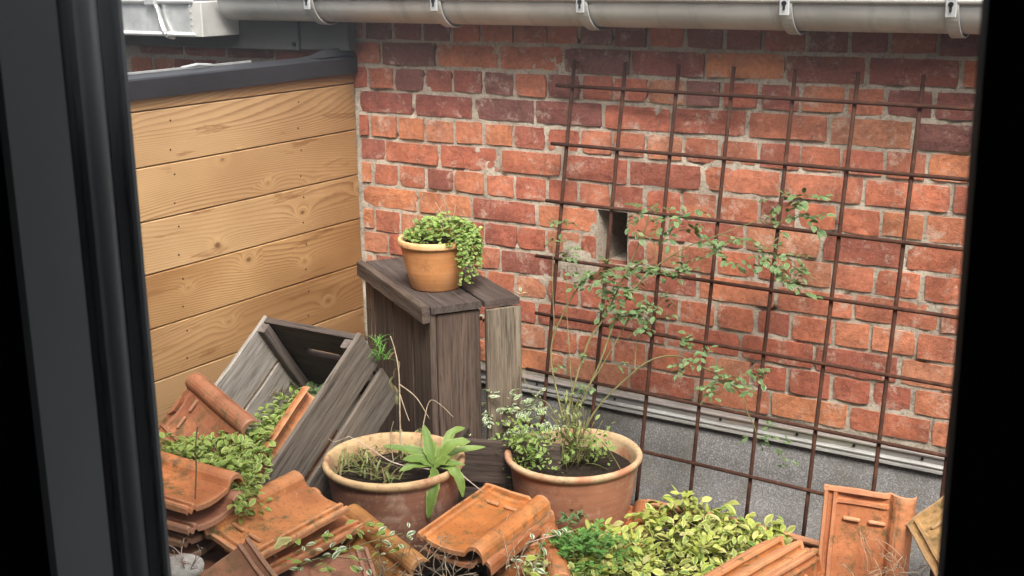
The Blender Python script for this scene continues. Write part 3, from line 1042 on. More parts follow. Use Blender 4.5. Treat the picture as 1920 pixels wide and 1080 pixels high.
def build_crates():
    g, br = M['crate_grey'], M['crate_brown']
    # --- tilted open crate
    B = Vector((0.486, -0.602, 0.490))
    e1 = Vector((1, 0, 0))
    e2 = Vector((0, -0.397, -0.279)).normalized()
    e3 = Vector((0, 0.279, -0.397)).normalized()
    Wd, Ln, Dp, T = 0.313, 0.49, 0.245, 0.012
    A = B - e1 * Wd
    root = empty('wooden_crate', A + e2 * Ln + e3 * Dp, 'weathered grey slatted crate tipped up with its open side showing', 'crate')
    dw = 0.1185

    def P(x, y, z):
        return A + e1 * x + e2 * y + e3 * z
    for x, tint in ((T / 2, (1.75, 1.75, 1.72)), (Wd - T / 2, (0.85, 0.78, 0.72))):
        dw = 0.1185 if x < 0.1 else 0.113
        for z in (dw / 2, Dp - dw / 2):
            span_board('side_slat', root, g, P(x, 0, z), P(x, Ln, z), e3, dw, T, tint, int(x * 100 + z * 1000))
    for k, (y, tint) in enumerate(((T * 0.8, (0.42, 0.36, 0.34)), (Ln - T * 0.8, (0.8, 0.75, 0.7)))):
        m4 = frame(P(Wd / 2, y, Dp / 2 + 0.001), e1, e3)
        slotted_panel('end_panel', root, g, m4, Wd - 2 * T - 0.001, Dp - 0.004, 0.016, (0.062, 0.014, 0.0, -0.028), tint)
    for k in range(4):
        x = (k + 0.5) * Wd / 4
        span_board('bottom_slat', root, g, P(x, 0.002, Dp + 0.0045), P(x, Ln - 0.002, Dp + 0.0045), e1, Wd / 4 - 0.012, 0.008, (0.6, 0.55, 0.5), 30 + k)
    # corner posts inside
    for x in (T + 0.012, Wd - T - 0.012):
        span_board('corner_post', root, g, P(x, 0.034, 0.004), P(x, 0.034, Dp - 0.004), e2, 0.026, 0.022, (0.8, 0.72, 0.72), int(x * 77))
    # rough weathered wooden lip along the near edge
    # --- crate standing on end, a pot on top
    c0, c1, c2 = Vector((0.184, -0.215, 0)), Vector((0.617, -0.503, 0)), Vector((0.741, -0.306, 0))
    a = (c1 - c0).normalized()
    Lx = (c1 - c0).length
    b = (c2 - c1)
    b = (b - a * b.dot(a))
    Ly = b.length
    b.normalize()
    Hh = 0.55
    up = Vector((0, 0, 1))
    root = empty('upended_crate', c0 + a * Lx / 2 + b * Ly / 2, 'dark brown wooden crate standing on end with a small pot on it', 'crate')

    def Q(x, y, z):
        return c0 + a * x + b * y + up * z
    Tt = 0.018
    # top: two boards with a gap, and a batten under the left edge
    w1 = Ly * 0.57
    span_board('top_board', root, br, Q(0, w1 / 2, Hh - Tt / 2), Q(Lx + 0.006, w1 / 2, Hh - Tt / 2), b, w1 - 0.004, Tt, (0.85, 0.85, 0.9), 51)
    span_board('top_board', root, br, Q(-0.004, w1 + (Ly - w1) / 2 + 0.004, Hh - Tt / 2 - 0.002), Q(Lx + 0.002, w1 + (Ly - w1) / 2 + 0.004, Hh - Tt / 2 - 0.002), b, Ly - w1 - 0.008, Tt, (0.9, 0.88, 0.9), 52)
    span_board('batten', root, br, Q(-0.005, -0.011, Hh - 0.019), Q(Lx + 0.004, -0.011, Hh - 0.019), up, 0.042, 0.02, (1.15, 1.1, 1.05), 53)
    hb = Hh - Tt - 0.002
    # left long face (seen below the batten)
    xs = [(0.0, 0.075, (1.7, 1.6, 1.45)), (0.080, 0.235, (0.9, 0.85, 0.82)), (0.239, 0.385, (0.95, 0.86, 0.82)), (0.389, Lx, (1.0, 0.92, 0.88))]
    for k, (x0, x1, t) in enumerate(xs):
        if k == 0:
            m4 = frame(Q((x0 + x1) / 2, 0.008, hb / 2), up, a)
            slotted_panel('side_board', root, br, m4, hb, x1 - x0, 0.016, (0.040, 0.010, 0.12, 0.0), t)
        else:
            span_board('side_board', root, br, Q((x0 + x1) / 2, 0.008, 0.002), Q((x0 + x1) / 2, 0.008, hb), a, x1 - x0, 0.016, t, 60 + k)
    # short face
    ys = [(0.018, w1 - 0.004, (1.0, 0.88, 0.82), 0.0), (w1 + 0.008, Ly, (2.0, 2.05, 1.85), 0.012)]
    for k, (y0, y1, t, dx) in enumerate(ys):
        span_board('end_board', root, br, Q(Lx - 0.009 + dx, (y0 + y1) / 2, 0.002), Q(Lx - 0.009 + dx, (y0 + y1) / 2, hb - 0.004), b, y1 - y0, 0.016, t, 70 + k)
    span_board('back_board', root, br, Q(0.03, Ly - 0.008, 0.002), Q(0.03, Ly - 0.008, hb - 0.004), a, 0.06, 0.014, (1, 1, 1), 75)
    span_board('back_board', root, br, Q(Lx - 0.07, Ly - 0.008, 0.002), Q(Lx - 0.07, Ly - 0.008, hb - 0.004), a, 0.06, 0.014, (1, 1, 1), 76)
    # --- low dark crate on the roof between the two big pots
    root = empty('low_crate', (0.78, -0.42, 0), 'low dark slatted crate on the roof between the two large pots', 'crate')
    d1 = Vector((0.86, 0.34, 0)).normalized()
    d2 = Vector((-d1.y, d1.x, 0))
    o = Vector((0.70, -0.50, 0))
    for k in range(2):
        span_board('slat', root, br, o + up * (0.055 + 0.125 * k), o + d1 * 0.24 + up * (0.055 + 0.125 * k), up, 0.108, 0.014, (0.85, 0.78, 0.78), 80 + k)
    for k in range(2):
        span_board('end_slat', root, br, o + up * (0.055 + 0.125 * k) - d1 * 0.008, o + d2 * 0.10 + up * (0.055 + 0.125 * k) - d1 * 0.008, up, 0.108, 0.012, (0.7, 0.66, 0.66), 84 + k)
    return P, e1, e2, e3


P_, E1, E2, E3 = build_crates()


# ------------------------------------------------------------------ roof tiles
TW, TL = 0.17, 0.27


def tile_mesh(seed, broken=None):
    W, L = TW, TL
    t = 0.010
    xs = [(0.0, 0.004), (0.002, 0.008), (0.008, 0.008), (0.010, 0.002), (0.017, 0.001), (0.019, 0.007), (0.025, 0.007), (0.028, 0.001),
          (0.045, -0.0015), (0.065, -0.003), (0.090, -0.003), (W - 0.056, 0.0), (W - 0.046, 0.003)]
    cx, R = W - 0.021, 0.022
    for k in range(9):
        a = math.radians(165 - k * 165 / 8)
        xs.append((cx + R * math.cos(a), 0.003 + 0.020 * math.sin(a)))
    xs.append((W + 0.002, -0.001))
    ys = [0.0, 0.004, 0.03, 0.08, 0.13, 0.18, L - 0.052, L - 0.034, L - 0.031, L - 0.024, L - 0.021, L - 0.011, L - 0.009, L]
    v, f = [], []
    nx = len(xs)
    off = seed * 4.7
    for layer in (0, 1):
        for y in ys:
            for i, (x, z) in enumerate(xs):
                h = z
                inpan = 0.028 <= x <= W - 0.05
                if inpan and (L - 0.0325 < y < L - 0.0225):
                    h += 0.005
                if y > L - 0.010 and x < W - 0.05:
                    h = max(h, 0.0085)
                if y <= 0.0:
                    h -= 0.002
                h += 0.0013 * mnoise.noise(Vector((x * 20, y * 20, off)))
                wx = 0.0016 * mnoise.noise(Vector((y * 14, x * 3, off + 3)))
                yy = y
                if y in (0.0, L):
                    yy += 0.003 * mnoise.noise(Vector((x * 40, off, y)))
                if broken is not None and broken == 1 and y >= L:
                    yy -= 0.03 * max(0, mnoise.noise(Vector((x * 18, off, 8))) + 0.4)
                if layer:
                    # underside: follows the top, hollow under the roll
                    h -= t
                v.append((x + wx, yy, h))
    ny = len(ys)
    N = nx * ny
    for j in range(ny - 1):
        for i in range(nx - 1):
            a = j * nx + i
            f.append((a, a + 1, a + nx + 1, a + nx))
            f.append((N + a, N + a + nx, N + a + nx + 1, N + a + 1))
    for i in range(nx - 1):
        f.append((i, N + i, N + i + 1, i + 1))
        a = (ny - 1) * nx + i
        f.append((a, a + 1, N + a + 1, N + a))
    for j in range(ny - 1):
        a, b = j * nx, (j + 1) * nx
        f.append((a, b, N + b, N + a))
        a, b = j * nx + nx - 1, (j + 1) * nx + nx - 1
        f.append((a, N + a, N + b, b))
    return mesh('roof_tile', v, f, M['tile'], False)


TM = [tile_mesh(1), tile_mesh(2), tile_mesh(3, 1)]
_v, _f = boxgeo(Vector((-0.0165, -0.004, -0.002)), Vector((0.0165, 0.004, 0.006)), 0.0025)
LUG = mesh('lug', _v, _f, M['tile'])


def tile(label, o, x, y, color, k=0, group=None, scale=1.0, lugs=True):
    m4 = frame(o, x, y)
    if scale != 1.0:
        m4 = m4 @ Matrix.Diagonal((scale, scale, scale, 1))
    t = mobj('roof_tile', TM[k % 3], None, m4, color)
    tag(t, label, 'roof tile', group or 'clay roof tiles', 'thing')
    if lugs:
        for lx in (0.056, 0.104):
            mobj('lug', LUG, t, m4 @ Matrix.Translation((lx, TL - 0.062, 0.0005)), color)
    return t


OR1, OR2, OR3, BRN, TAN, PINK = (0.43, 0.16, 0.045), (0.47, 0.195, 0.072), (0.40, 0.145, 0.054), (0.25, 0.115, 0.066), (0.31, 0.195, 0.085), (0.36, 0.175, 0.12)


def build_tiles():
    tile('orange tile lying flat with a rounded roll, between the two large pots in front', (0.822, -0.845, 0.153), (0.997, 0.005, -0.076), (0, 0.999, 0.051), OR1, 0)
    tile('tile just below the flat orange one, its edge sticking out beneath', (0.832, -0.836, 0.122), (0.997, 0.03, -0.06), (-0.03, 0.998, 0.04), OR3, 1)
    tile('large clean orange tile with a broad roll, in front of the tipped crate', (0.756, -0.981, 0.249), (-0.976, 0.061, 0.209), (-0.073, -0.996, -0.048), OR2, 1)
    tile('tile hidden mostly under the large clean orange tile in front of the crate', (0.775, -0.955, 0.205), (-0.97, 0.10, 0.19), (-0.12, -0.99, -0.03), OR3, 2)
    tile('brown flat tile with two ribs at the bottom edge, lower left', (0.772, -1.281, 0.312), (-0.434, -0.801, -0.411), (0.90, -0.372, -0.225), BRN, 0)
    # leaning on the left pot
    HR, u, w = Vector((0.706, -0.902, 0.220)), Vector((0.937, -0.335, -0.096)), Vector((-0.308, -0.668, -0.678))
    tile('mossy ribbed tile leaning against the left large pot', HR + u * TL + w * TW, -w, -u, (0.42, 0.20, 0.06), 2)
    tile('pinkish tile with a short roll end at the bottom edge, left of centre', (0.796, -0.975, 0.170), (-0.654, -0.756, -0.041), (0.75, -0.64, -0.169), PINK, 1)
    # against the timber wall, in the mouth of the crate
    A = Vector((0.160, -0.816, 0.399))
    u, w = Vector((0.942, -0.275, -0.190)), Vector((-0.320, -0.577, -0.751))
    tile('reddish tile propped against the timber wall beside the tipped crate', A + u * TL + w * TW, -w, -u, (0.33, 0.135, 0.075), 2)
    tile('orange tile cut by the window frame, on top of the left stack', (0.625, -1.295, 0.336), (-0.13, 0.991, -0.017), (-0.989, -0.129, 0.079), (0.45, 0.165, 0.06), 0)
    names = ['topmost', 'second', 'third', 'fourth', 'fifth', 'lowest']
    rr = random.Random(11)
    for k in range(6):
        a = rr.uniform(-0.16, 0.10)
        y = Vector((-math.cos(a), -math.sin(a) - 0.1, 0.02 * rr.uniform(-1, 1)))
        x = Vector((-y.y, y.x, 0)) * -1
        tile(names[k] + ' of the dark tile ends stacked under the orange tile at far left', (0.620 + rr.uniform(-.022, .012), -1.300 + rr.uniform(-.012, .012), 0.298 - 0.034 * k), x, y,
             (0.25, 0.11, 0.062) if k % 2 else (0.33, 0.14, 0.08), k, 'tiles stacked at far left', lugs=False)
    # long edge of a tile stood inside the crate along its right side
    o = P_(0.313 - 0.030, 0.455, 0.150)
    tile('tile standing on edge inside the tipped crate, along its right side', o, -E3, -E2, (0.46, 0.19, 0.08), 1, scale=1.0)
    # right hand pile
    for k in range(6):
        x = Vector((0.34 - 0.03 * k, -0.05, -0.94)).normalized()
        y = Vector((0.24 - 0.012 * k, 0.97, 0.04 + (0.0, 0.03, -0.02, 0.02, 0.0, -0.03)[k]))
        top = at_z(1444 + 19 * k, 1012 + 3 * k, 0.155 - 0.004 * k) + Vector((0, (0.0, 0.014, -0.010, 0.010, -0.006, 0.0)[k], (0.0, 0.006, -0.002, 0.006, -0.003, 0.002)[k]))
        o = top - frame(top, x, y).to_3x3() @ Vector((0, TL, 0.008))
        tile(['leftmost', 'second from the left', 'third from the left', 'third from the right', 'second from the right', 'rightmost'][k] + ' of the nested tiles leaning on edge in a row, bottom right',
             o, x, y, [OR3, OR1, (0.38, 0.14, 0.06), OR2, OR1, OR3][k], k, 'nested tiles at bottom right', lugs=(k == 5))
    y = Vector((0.0, 0.10, 0.995))
    HL = Vector((1.547, -0.378, 0.262))
    tile('upright orange tile with framed head and two lugs, bottom right', HL - y * TL * 1.08, (0.973, 0.229, -0.037), y, (0.49, 0.195, 0.09), 1, scale=1.08)
    tile('mossy ochre tile tilted against the right window frame', (1.863, -0.586, 0.180), (0.676, 0.364, 0.64), (-0.525, 0.848, 0.072), TAN, 0)
    tile('tile with a dark hollow roll end at the bottom centre', Vector((1.15, -0.79, 0.108)) - Vector((0.75, 0.6, 0.32)) * 0.150, (0.75, 0.58, 0.32), (-0.6, 0.78, -0.02), (0.42, 0.16, 0.055), 2)
    tile('orange tile half buried under yellow leaves beside the right large pot', (1.05, -0.58, 0.040), (0.90, 0.42, 0.04), (-0.42, 0.90, 0.03), OR3, 0)
    # edging set on edge behind the leaves
    for k, (x0, y0, yaw) in enumerate(((1.075, -0.262, 0.03), (1.325, -0.252, -0.06))):
        y = Vector((math.cos(yaw), math.sin(yaw), 0.0))
        tile(['edging tile set on edge behind the yellow leaves, near the pot', 'edging tile set on edge behind the yellow leaves, near the nested tiles'][k],
             (x0, y0, 0.070), (0.0, 0.25, -0.97), y, (0.42, 0.165, 0.075), k, 'edging tiles on edge', lugs=False)


build_tiles()


# ------------------------------------------------------------------ heap of soil and rubble under the tiles
def build_heap():
    def h(x, y):
        a = 0.20 * math.exp(-((x - 0.55) / 0.30) ** 2 - ((y + 1.30) / 0.26) ** 2)
        b = 0.085 * math.exp(-((x - 1.28) / 0.30) ** 2 - ((y + 0.60) / 0.22) ** 2)
        c = 0.05 * math.exp(-((x - 0.95) / 0.22) ** 2 - ((y + 0.95) / 0.2) ** 2)
        d = 0.09 * math.exp(-((x - 0.22) / 0.18) ** 2 - ((y + 0.95) / 0.18) ** 2)
        e = 0.08 * math.exp(-((x - 1.62) / 0.2) ** 2 - ((y + 0.62) / 0.2) ** 2)
        n = 0.022 * mnoise.noise(Vector((x * 14, y * 14, 0))) + 0.012 * mnoise.noise(Vector((x * 38, y * 38, 3)))
        s = a + b + c + d + e
        return s + n * min(1, s * 16) - 0.012
    o = mobj('soil', grid_sheet('soil', 0.03, 2.0, -1.75, -0.22, 0, 0.02, 0, M['soil'], fn=h))
    tag(o, kind='structure')
    # a pale stone
    rr = random.Random(2)
    v, f = [], []
    n1, n2 = 10, 14
    for i in range(n1 + 1):
        for k in range(n2):
            a, b = math.pi * i / n1, 2 * math.pi * k / n2
            p = Vector((math.sin(a) * math.cos(b) * 0.045, math.sin(a) * math.sin(b) * 0.035, math.cos(a) * 0.022))
            p *= 1 + 0.25 * mnoise.noise(p * 40)
            v.append(p)
    for i in range(n1):
        for k in range(n2):
            a, b = i * n2 + k, i * n2 + (k + 1) % n2
            f.append((a, a + n2, b + n2, b))
    o = mobj('stone', mesh('stone', v, f, M['stone'], True), None, Matrix.Translation(at_z(345, 1066, 0.245)))
    tag(o, 'small pale stone on the soil at the bottom left corner', 'stone')


build_heap()


# ------------------------------------------------------------------ pots
def lathe(prof, n=40, wob=0.0):
    v, f = [], []
    for i, (r, z) in enumerate(prof):
        for k in range(n):
            a = 2 * math.pi * k / n
            rr = r * (1 + wob * mnoise.noise(Vector((math.cos(a) * 1.5, math.sin(a) * 1.5, z * 12))))
            v.append((rr * math.cos(a), rr * math.sin(a), z))
    for i in range(len(prof) - 1):
        for k in range(n):
            a, b = i * n + k, i * n + (k + 1) % n
            f.append((a, b, b + n, a + n))
    return v, f


def pot(name, label, loc, R, H, mat, base, kind, tilt=0.0):
    root = empty(name, loc, label, 'potted plant')
    m4 = Matrix.Translation(loc) @ Matrix.Rotation(tilt, 4, 'Y')
    if kind == 'small':
        prof = [(0.001, 0.0), (base, 0.0), (base + 0.004, 0.004), (base + (R - base) * 0.45, H * 0.40), (R * 0.93, H * 0.86)]
        rim = [(R * 0.925, H * 0.86), (R * 0.985, H * 0.872), (R, H * 0.90), (R, H * 0.965), (R * 0.985, H), (R * 0.93, H), (R * 0.90, H * 0.97), (R * 0.86, H * 0.75)]
        soilz, soilr = H * 0.88, R * 0.895
    else:
        prof = [(0.001, 0.0), (base, 0.0), (base + 0.008, 0.006), (R * 0.80, H * 0.30), (R * 0.885, H * 0.60), (R * 0.91, H * 0.80), (R * 0.925, H * 0.87), (R * 0.92, H * 0.905)]
        rim = [(R * 0.922, H * 0.903), (R * 0.965, H * 0.915), (R * 0.993, H * 0.945), (R, H * 0.972), (R * 0.985, H * 0.993), (R * 0.95, H), (R * 0.915, H * 0.985), (R * 0.895, H * 0.94), (R * 0.85, H * 0.70)]
        soilz, soilr = H * 0.80, R * 0.868
    v, f = lathe(prof, 44, 0.012)
    mobj('pot_body', mesh('pot_body', v, f, M[mat], True), root, m4)
    v, f = lathe(rim, 44, 0.012)
    mobj('pot_rim', mesh('pot_rim', v, f, M[mat + '_rim'], True), root, m4)
    rings = 7
    v = [(0, 0, soilz + 0.006)]
    f = []
    n = 28
    for i in range(1, rings + 1):
        for k in range(n):
            a = 2 * math.pi * k / n
            r = soilr * i / rings
            x, y = r * math.cos(a), r * math.sin(a)
            v.append((x, y, soilz + 0.008 * mnoise.noise(Vector((x * 40, y * 40, R)))))
    for k in range(n):
        f.append((0, 1 + k, 1 + (k + 1) % n))
    for i in range(rings - 1):
        for k in range(n):
            a, b = 1 + i * n + k, 1 + i * n + (k + 1) % n
            f.append((a, a + n, b + n, b))
    mobj('potting_soil', mesh('potting_soil', v, f, M['soil'], True), root, m4)
    return root


# ------------------------------------------------------------------ leaves
def leafgeo(L, W, fold=0.25, curl=0.25, tipw=0.0, n=6, shape=1.0):
    v, f, uv = [], [], []
    for i in range(n + 1):
        t = i / n
        w = W / 2 * (math.sin(math.pi * min(1, t ** shape)) ** 0.8 if 0 < t < 1 else 0.02)
        x = L * t
        z = -curl * L * t * t
        up = fold * w
        v += [(x, -w, z + up), (x, 0, z), (x, w, z + up)]
        uv += [(0.0, t), (0.5, t), (1.0, t)]
    for i in range(n):
        a = i * 3
        f += [(a, a + 3, a + 4, a + 1), (a + 1, a + 4, a + 5, a + 2)]
    return v, f, uv


def leaf_mesh(name, mat, **k):
    v, f, uv = leafgeo(**k)
    return mesh(name, v, f, M[mat], True, uv)


def dirframe(o, d, up, roll=0.0):
    d = d.normalized()
    y = up.cross(d)
    if y.length < 1e-4:
        y = d.orthogonal()
    m4 = frame(o, d, y)
    return m4 @ Matrix.Rotation(roll, 4, 'X')


def rnd_dir(rr, tilt0, tilt1):
    a = rr.uniform(0, 2 * math.pi)
    e = math.radians(rr.uniform(tilt0, tilt1))
    return Vector((math.cos(a) * math.cos(e), math.sin(a) * math.cos(e), math.sin(e)))


def inpoly(x, y, poly):
    c = False
    n = len(poly)
    for i in range(n):
        x1, y1 = poly[i]
        x2, y2 = poly[(i + 1) % n]
        if (y1 > y) != (y2 > y) and x < (x2 - x1) * (y - y1) / (y2 - y1) + x1:
            c = not c
    return c


def carpet(root, poly, zf, meshes, geo, mat, n_obj, n_stuff, smin, smax, seed, stem='stem_green', tilt=(-25, 45)):
    """trailing plant: leaves of its own on top, a joined mass below, runners between"""
    rr = random.Random(seed)
    xs, ys = [p[0] for p in poly], [p[1] for p in poly]

    def pick():
        while True:
            x, y = rr.uniform(min(xs), max(xs)), rr.uniform(min(ys), max(ys))
            if inpoly(x, y, poly):
                return x, y
    up = Vector((0, 0, 1))
    for k in range(n_obj):
        x, y = pick()
        z = zf(x, y) + rr.uniform(-0.008, 0.016)
        d = rnd_dir(rr, *tilt)
        s = rr.uniform(smin, smax)
        m4 = dirframe(Vector((x, y, z)), d, up, rr.uniform(-0.7, 0.7)) @ Matrix.Diagonal((s, s * rr.uniform(0.85, 1.15), s, 1))
        mobj('leaf', rr.choice(meshes), root, m4)
    mb = MB()
    for k in range(n_stuff):
        x, y = pick()
        z = zf(x, y) - rr.uniform(-0.004, 0.045)
        d = rnd_dir(rr, tilt[0] - 10, tilt[1])
        s = rr.uniform(smin, smax) * 0.9
        v, f, uv = geo[rr.randrange(len(geo))]
        mb.add(v, f, dirframe(Vector((x, y, z)), d, up, rr.uniform(-0.9, 0.9)) @ Matrix.Diagonal((s, s, s, 1)), uv, rr.random())
    if n_stuff:
        tag(mb.build('undergrowth', M[mat], root, smooth=True, uv=True), kind='stuff')
    for k in range(max(6, n_obj // 16)):
        x, y = pick()
        a = rr.uniform(0, 6.28)
        pts = []
        for i in range(6):
            xx, yy = x + 0.022 * i * math.cos(a) + rr.uniform(-.005, .005), y + 0.022 * i * math.sin(a) + rr.uniform(-.005, .005)
            if not inpoly(xx, yy, poly):
                break
            pts.append(Vector((xx, yy, zf(xx, yy) - 0.006 + rr.uniform(-.006, .008))))
        if len(pts) > 2:
            mb = MB()
            mb.tube(smooth_path(pts, 3), 0.0011, 5)
            mb.build('runner', M[stem], root, smooth=True)


def build_beds():
    up = Vector((0, 0, 1))
    # ---- yellow variegated bed
    root = empty('variegated_ground_cover', (1.28, -0.5, 0.02), 'bed of yellow and green variegated leaves at the bottom, right of centre', 'plant')
    gs = [dict(L=0.034, W=0.017, fold=0.3, curl=0.25), dict(L=0.032, W=0.018, fold=0.12, curl=0.42), dict(L=0.036, W=0.016, fold=0.5, curl=0.12), dict(L=0.03, W=0.018, fold=0.2, curl=-0.1)]
    ms = [leaf_mesh('leaf', 'leaf_variegated', **g) for g in gs]
    geo = [leafgeo(**g) for g in gs]
    poly = [(1.00, -0.64), (1.05, -0.53), (1.12, -0.42), (1.13, -0.30), (1.20, -0.275), (1.33, -0.27), (1.44, -0.29), (1.50, -0.42), (1.48, -0.58), (1.42, -0.80), (1.15, -0.90), (1.04, -0.76)]

    def zf(x, y):
        return 0.098 + 0.034 * mnoise.noise(Vector((x * 11, y * 11, 1))) + 0.010 * math.exp(-((x - 1.27) / 0.16) ** 2 - ((y + 0.36) / 0.09) ** 2)
    carpet(root, poly, zf, ms, geo, 'leaf_variegated', 300, 3000, 0.45, 1.05, 21, tilt=(-35, 55))
    # ---- small green ferny weed in front of it
    root = empty('ferny_weed', (1.10, -0.66, 0.05), 'fine leaved bright green weed at the left end of the yellow leaf bed', 'plant')
    rr = random.Random(8)
    mb, st = MB(), MB()
    c0 = at_z(1085, 1025, 0.120)
    g = leafgeo(L=0.010, W=0.006, fold=0.2, curl=0.2, n=3)
    for k in range(85):
        d = rnd_dir(rr, 5, 75)
        Ls = rr.uniform(0.03, 0.075)
        b = c0 + Vector((rr.gauss(0, 0.032), rr.gauss(0, 0.038), 0))
        pts = [b + d * Ls * t + Vector((0, 0, -0.03 * t * t)) for t in (0, 0.33, 0.66, 1)]
        st.tube(pts, 0.0006, 4)
        r0 = rr.random()
        for i in range(12):
            t = 0.2 + 0.8 * i / 11
            p = b + d * Ls * t + Vector((0, 0, -0.03 * t * t))
            sd = (d.cross(up).normalized() * (1 if i % 2 else -1) + d * 0.5 + up * rr.uniform(-.2, .5)).normalized()
            s = rr.uniform(0.8, 1.3)
            mb.add(g[0], g[1], dirframe(p, sd, up, rr.uniform(-.5, .5)) @ Matrix.Diagonal((s, s, s, 1)), g[2], (r0 + rr.random() * 0.2) % 1)
    tag(mb.build('foliage', M['leaf_fern'], root, smooth=True, uv=True), kind='stuff')
    tag(st.build('fine_stems', M['stem_green'], root), kind='stuff')
    # ---- left bed
    root = empty('trailing_ground_cover', (0.35, -0.95, 0.1), 'mat of small bright green leaves spilling from the tipped crate', 'plant')
    gs = [dict(L=0.026, W=0.014, fold=0.3, curl=0.25), dict(L=0.024, W=0.015, fold=0.1, curl=0.4), dict(L=0.028, W=0.013, fold=0.5, curl=0.1)]
    ms = [leaf_mesh('leaf', 'leaf_periwinkle', **g) for g in gs]
    geo = [leafgeo(**g) for g in gs]
    px = [(296, 850), (296, 818), (350, 812), (400, 815), (440, 800), (500, 765), (548, 735), (566, 742), (520, 808), (478, 880), (500, 900), (480, 935), (440, 950), (430, 915), (450, 890), (330, 846)]
    poly = [(at_z(a, b, 0.315).x, at_z(a, b, 0.315).y) for a, b in px]

    def zl(x, y):
        return 0.312 + 0.016 * mnoise.noise(Vector((x * 12, y * 12, 4)))
    carpet(root, poly, zl, ms, geo, 'leaf_periwinkle', 300, 1300, 0.6, 0.95, 33)
    # dark shaded leaves deep in the crate
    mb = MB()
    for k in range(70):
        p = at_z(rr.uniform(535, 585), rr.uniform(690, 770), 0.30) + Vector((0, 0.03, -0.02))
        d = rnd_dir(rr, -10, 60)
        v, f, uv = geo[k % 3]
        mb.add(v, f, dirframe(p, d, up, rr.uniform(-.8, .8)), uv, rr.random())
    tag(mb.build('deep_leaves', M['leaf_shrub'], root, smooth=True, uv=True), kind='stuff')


build_beds()


# ------------------------------------------------------------------ potted plants
def strip_leaf(name, root, pts, width, mat, fold=0.25, rnd=None):
    """a large leaf along a bent midrib"""
    path = smooth_path(pts, 5)
    v, f, uv = [], [], []
    n = len(path)
    for i, p in enumerate(path):
        t = i / (n - 1)
        w = width / 2 * max(0.06, (math.sin(math.pi * min(1, (0.10 + 0.90 * t))) ** 0.75) * (0.45 + 0.55 * min(1, t * 2.2))) if i < n - 1 else 0.0008
        d = (path[min(i + 1, n - 1)] - path[max(i - 1, 0)]).normalized()
        side = d.cross((CAM - p).normalized() * 0.55 + Vector((0, 0, 0.55)))
        if side.length < 0.2:
            side = d.cross(Vector((0, 0, 1)))
        side.normalize()
        upv = side.cross(d).normalized()
        wv = 0.22 * w * math.sin(i * 1.7 + width * 900)
        w *= 1 + 0.10 * math.sin(i * 2.3 + width * 500)
        v += [p - side * w + upv * (fold * w + wv), p - side * w * 0.5 + upv * fold * w * 0.4, p.copy(), p + side * w * 0.5 + upv * fold * w * 0.4, p + side * w + upv * (fold * w - wv)]
        uv += [(u, t) for u in (0.0, 0.25, 0.5, 0.75, 1.0)]
    for i in range(n - 1):
        for k in range(4):
            a = i * 5 + k
            f.append((a, a + 5, a + 6, a + 1))
    return mobj(name, mesh(name, v, f, M[mat], True, uv), root)


def grass_tuft(mb, c, n, h, spread, rr, w=0.0035):
    for k in range(n):
        d = rnd_dir(rr, 25, 85)
        b = c + Vector((rr.uniform(-spread, spread), rr.uniform(-spread, spread), 0))
        L = h * rr.uniform(0.5, 1.2)
        pts = [b + d * L * t + Vector((d.x, d.y, -0.9)) * L * 0.5 * t * t for t in (0, .25, .5, .75, 1)]
        v, f, uv = [], [], []
        for i, p in enumerate(pts):
            s = d.cross(Vector((0, 0, 1)))
            s = s.normalized() if s.length > 1e-3 else Vector((1, 0, 0))
            ww = w * (1 - (i / 4) ** 1.6) + 0.0003
            v += [p - s * ww / 2, p + s * ww / 2]
            uv += [(0.2, i / 4), (0.8, i / 4)]
        for i in range(4):
            f.append((2 * i, 2 * i + 2, 2 * i + 3, 2 * i + 1))
        mb.add(v, f, None, uv, rr.random())


def compound_leaf(p, d, L, leafl, geo, rr, pairs=3):
    """pinnate leaf as geometry: list of (v,f,uv)"""
    up = Vector((0, 0, 1))
    side = d.cross(up)
    side = side.normalized() if side.length > 1e-3 else Vector((1, 0, 0))
    out = MB()
    for i in range(pairs + 1):
        t = (i + 1) / (pairs + 1)
        q = p + d * L * t + Vector((0, 0, -L * 0.25 * t * t))
        dirs = [d] if i == pairs else [(side + d * 0.55).normalized(), (-side + d * 0.55).normalized()]
        for dd in dirs:
            dd = (dd + Vector((rr.uniform(-.25, .25), rr.uniform(-.25, .25), rr.uniform(-.35, .25)))).normalized()
            s = leafl * rr.uniform(0.75, 1.2)
            out.add(geo[0], geo[1], dirframe(q, dd, up, rr.uniform(-.6, .6)) @ Matrix.Diagonal((s, s, s, 1)), geo[2], rr.random())
    return out


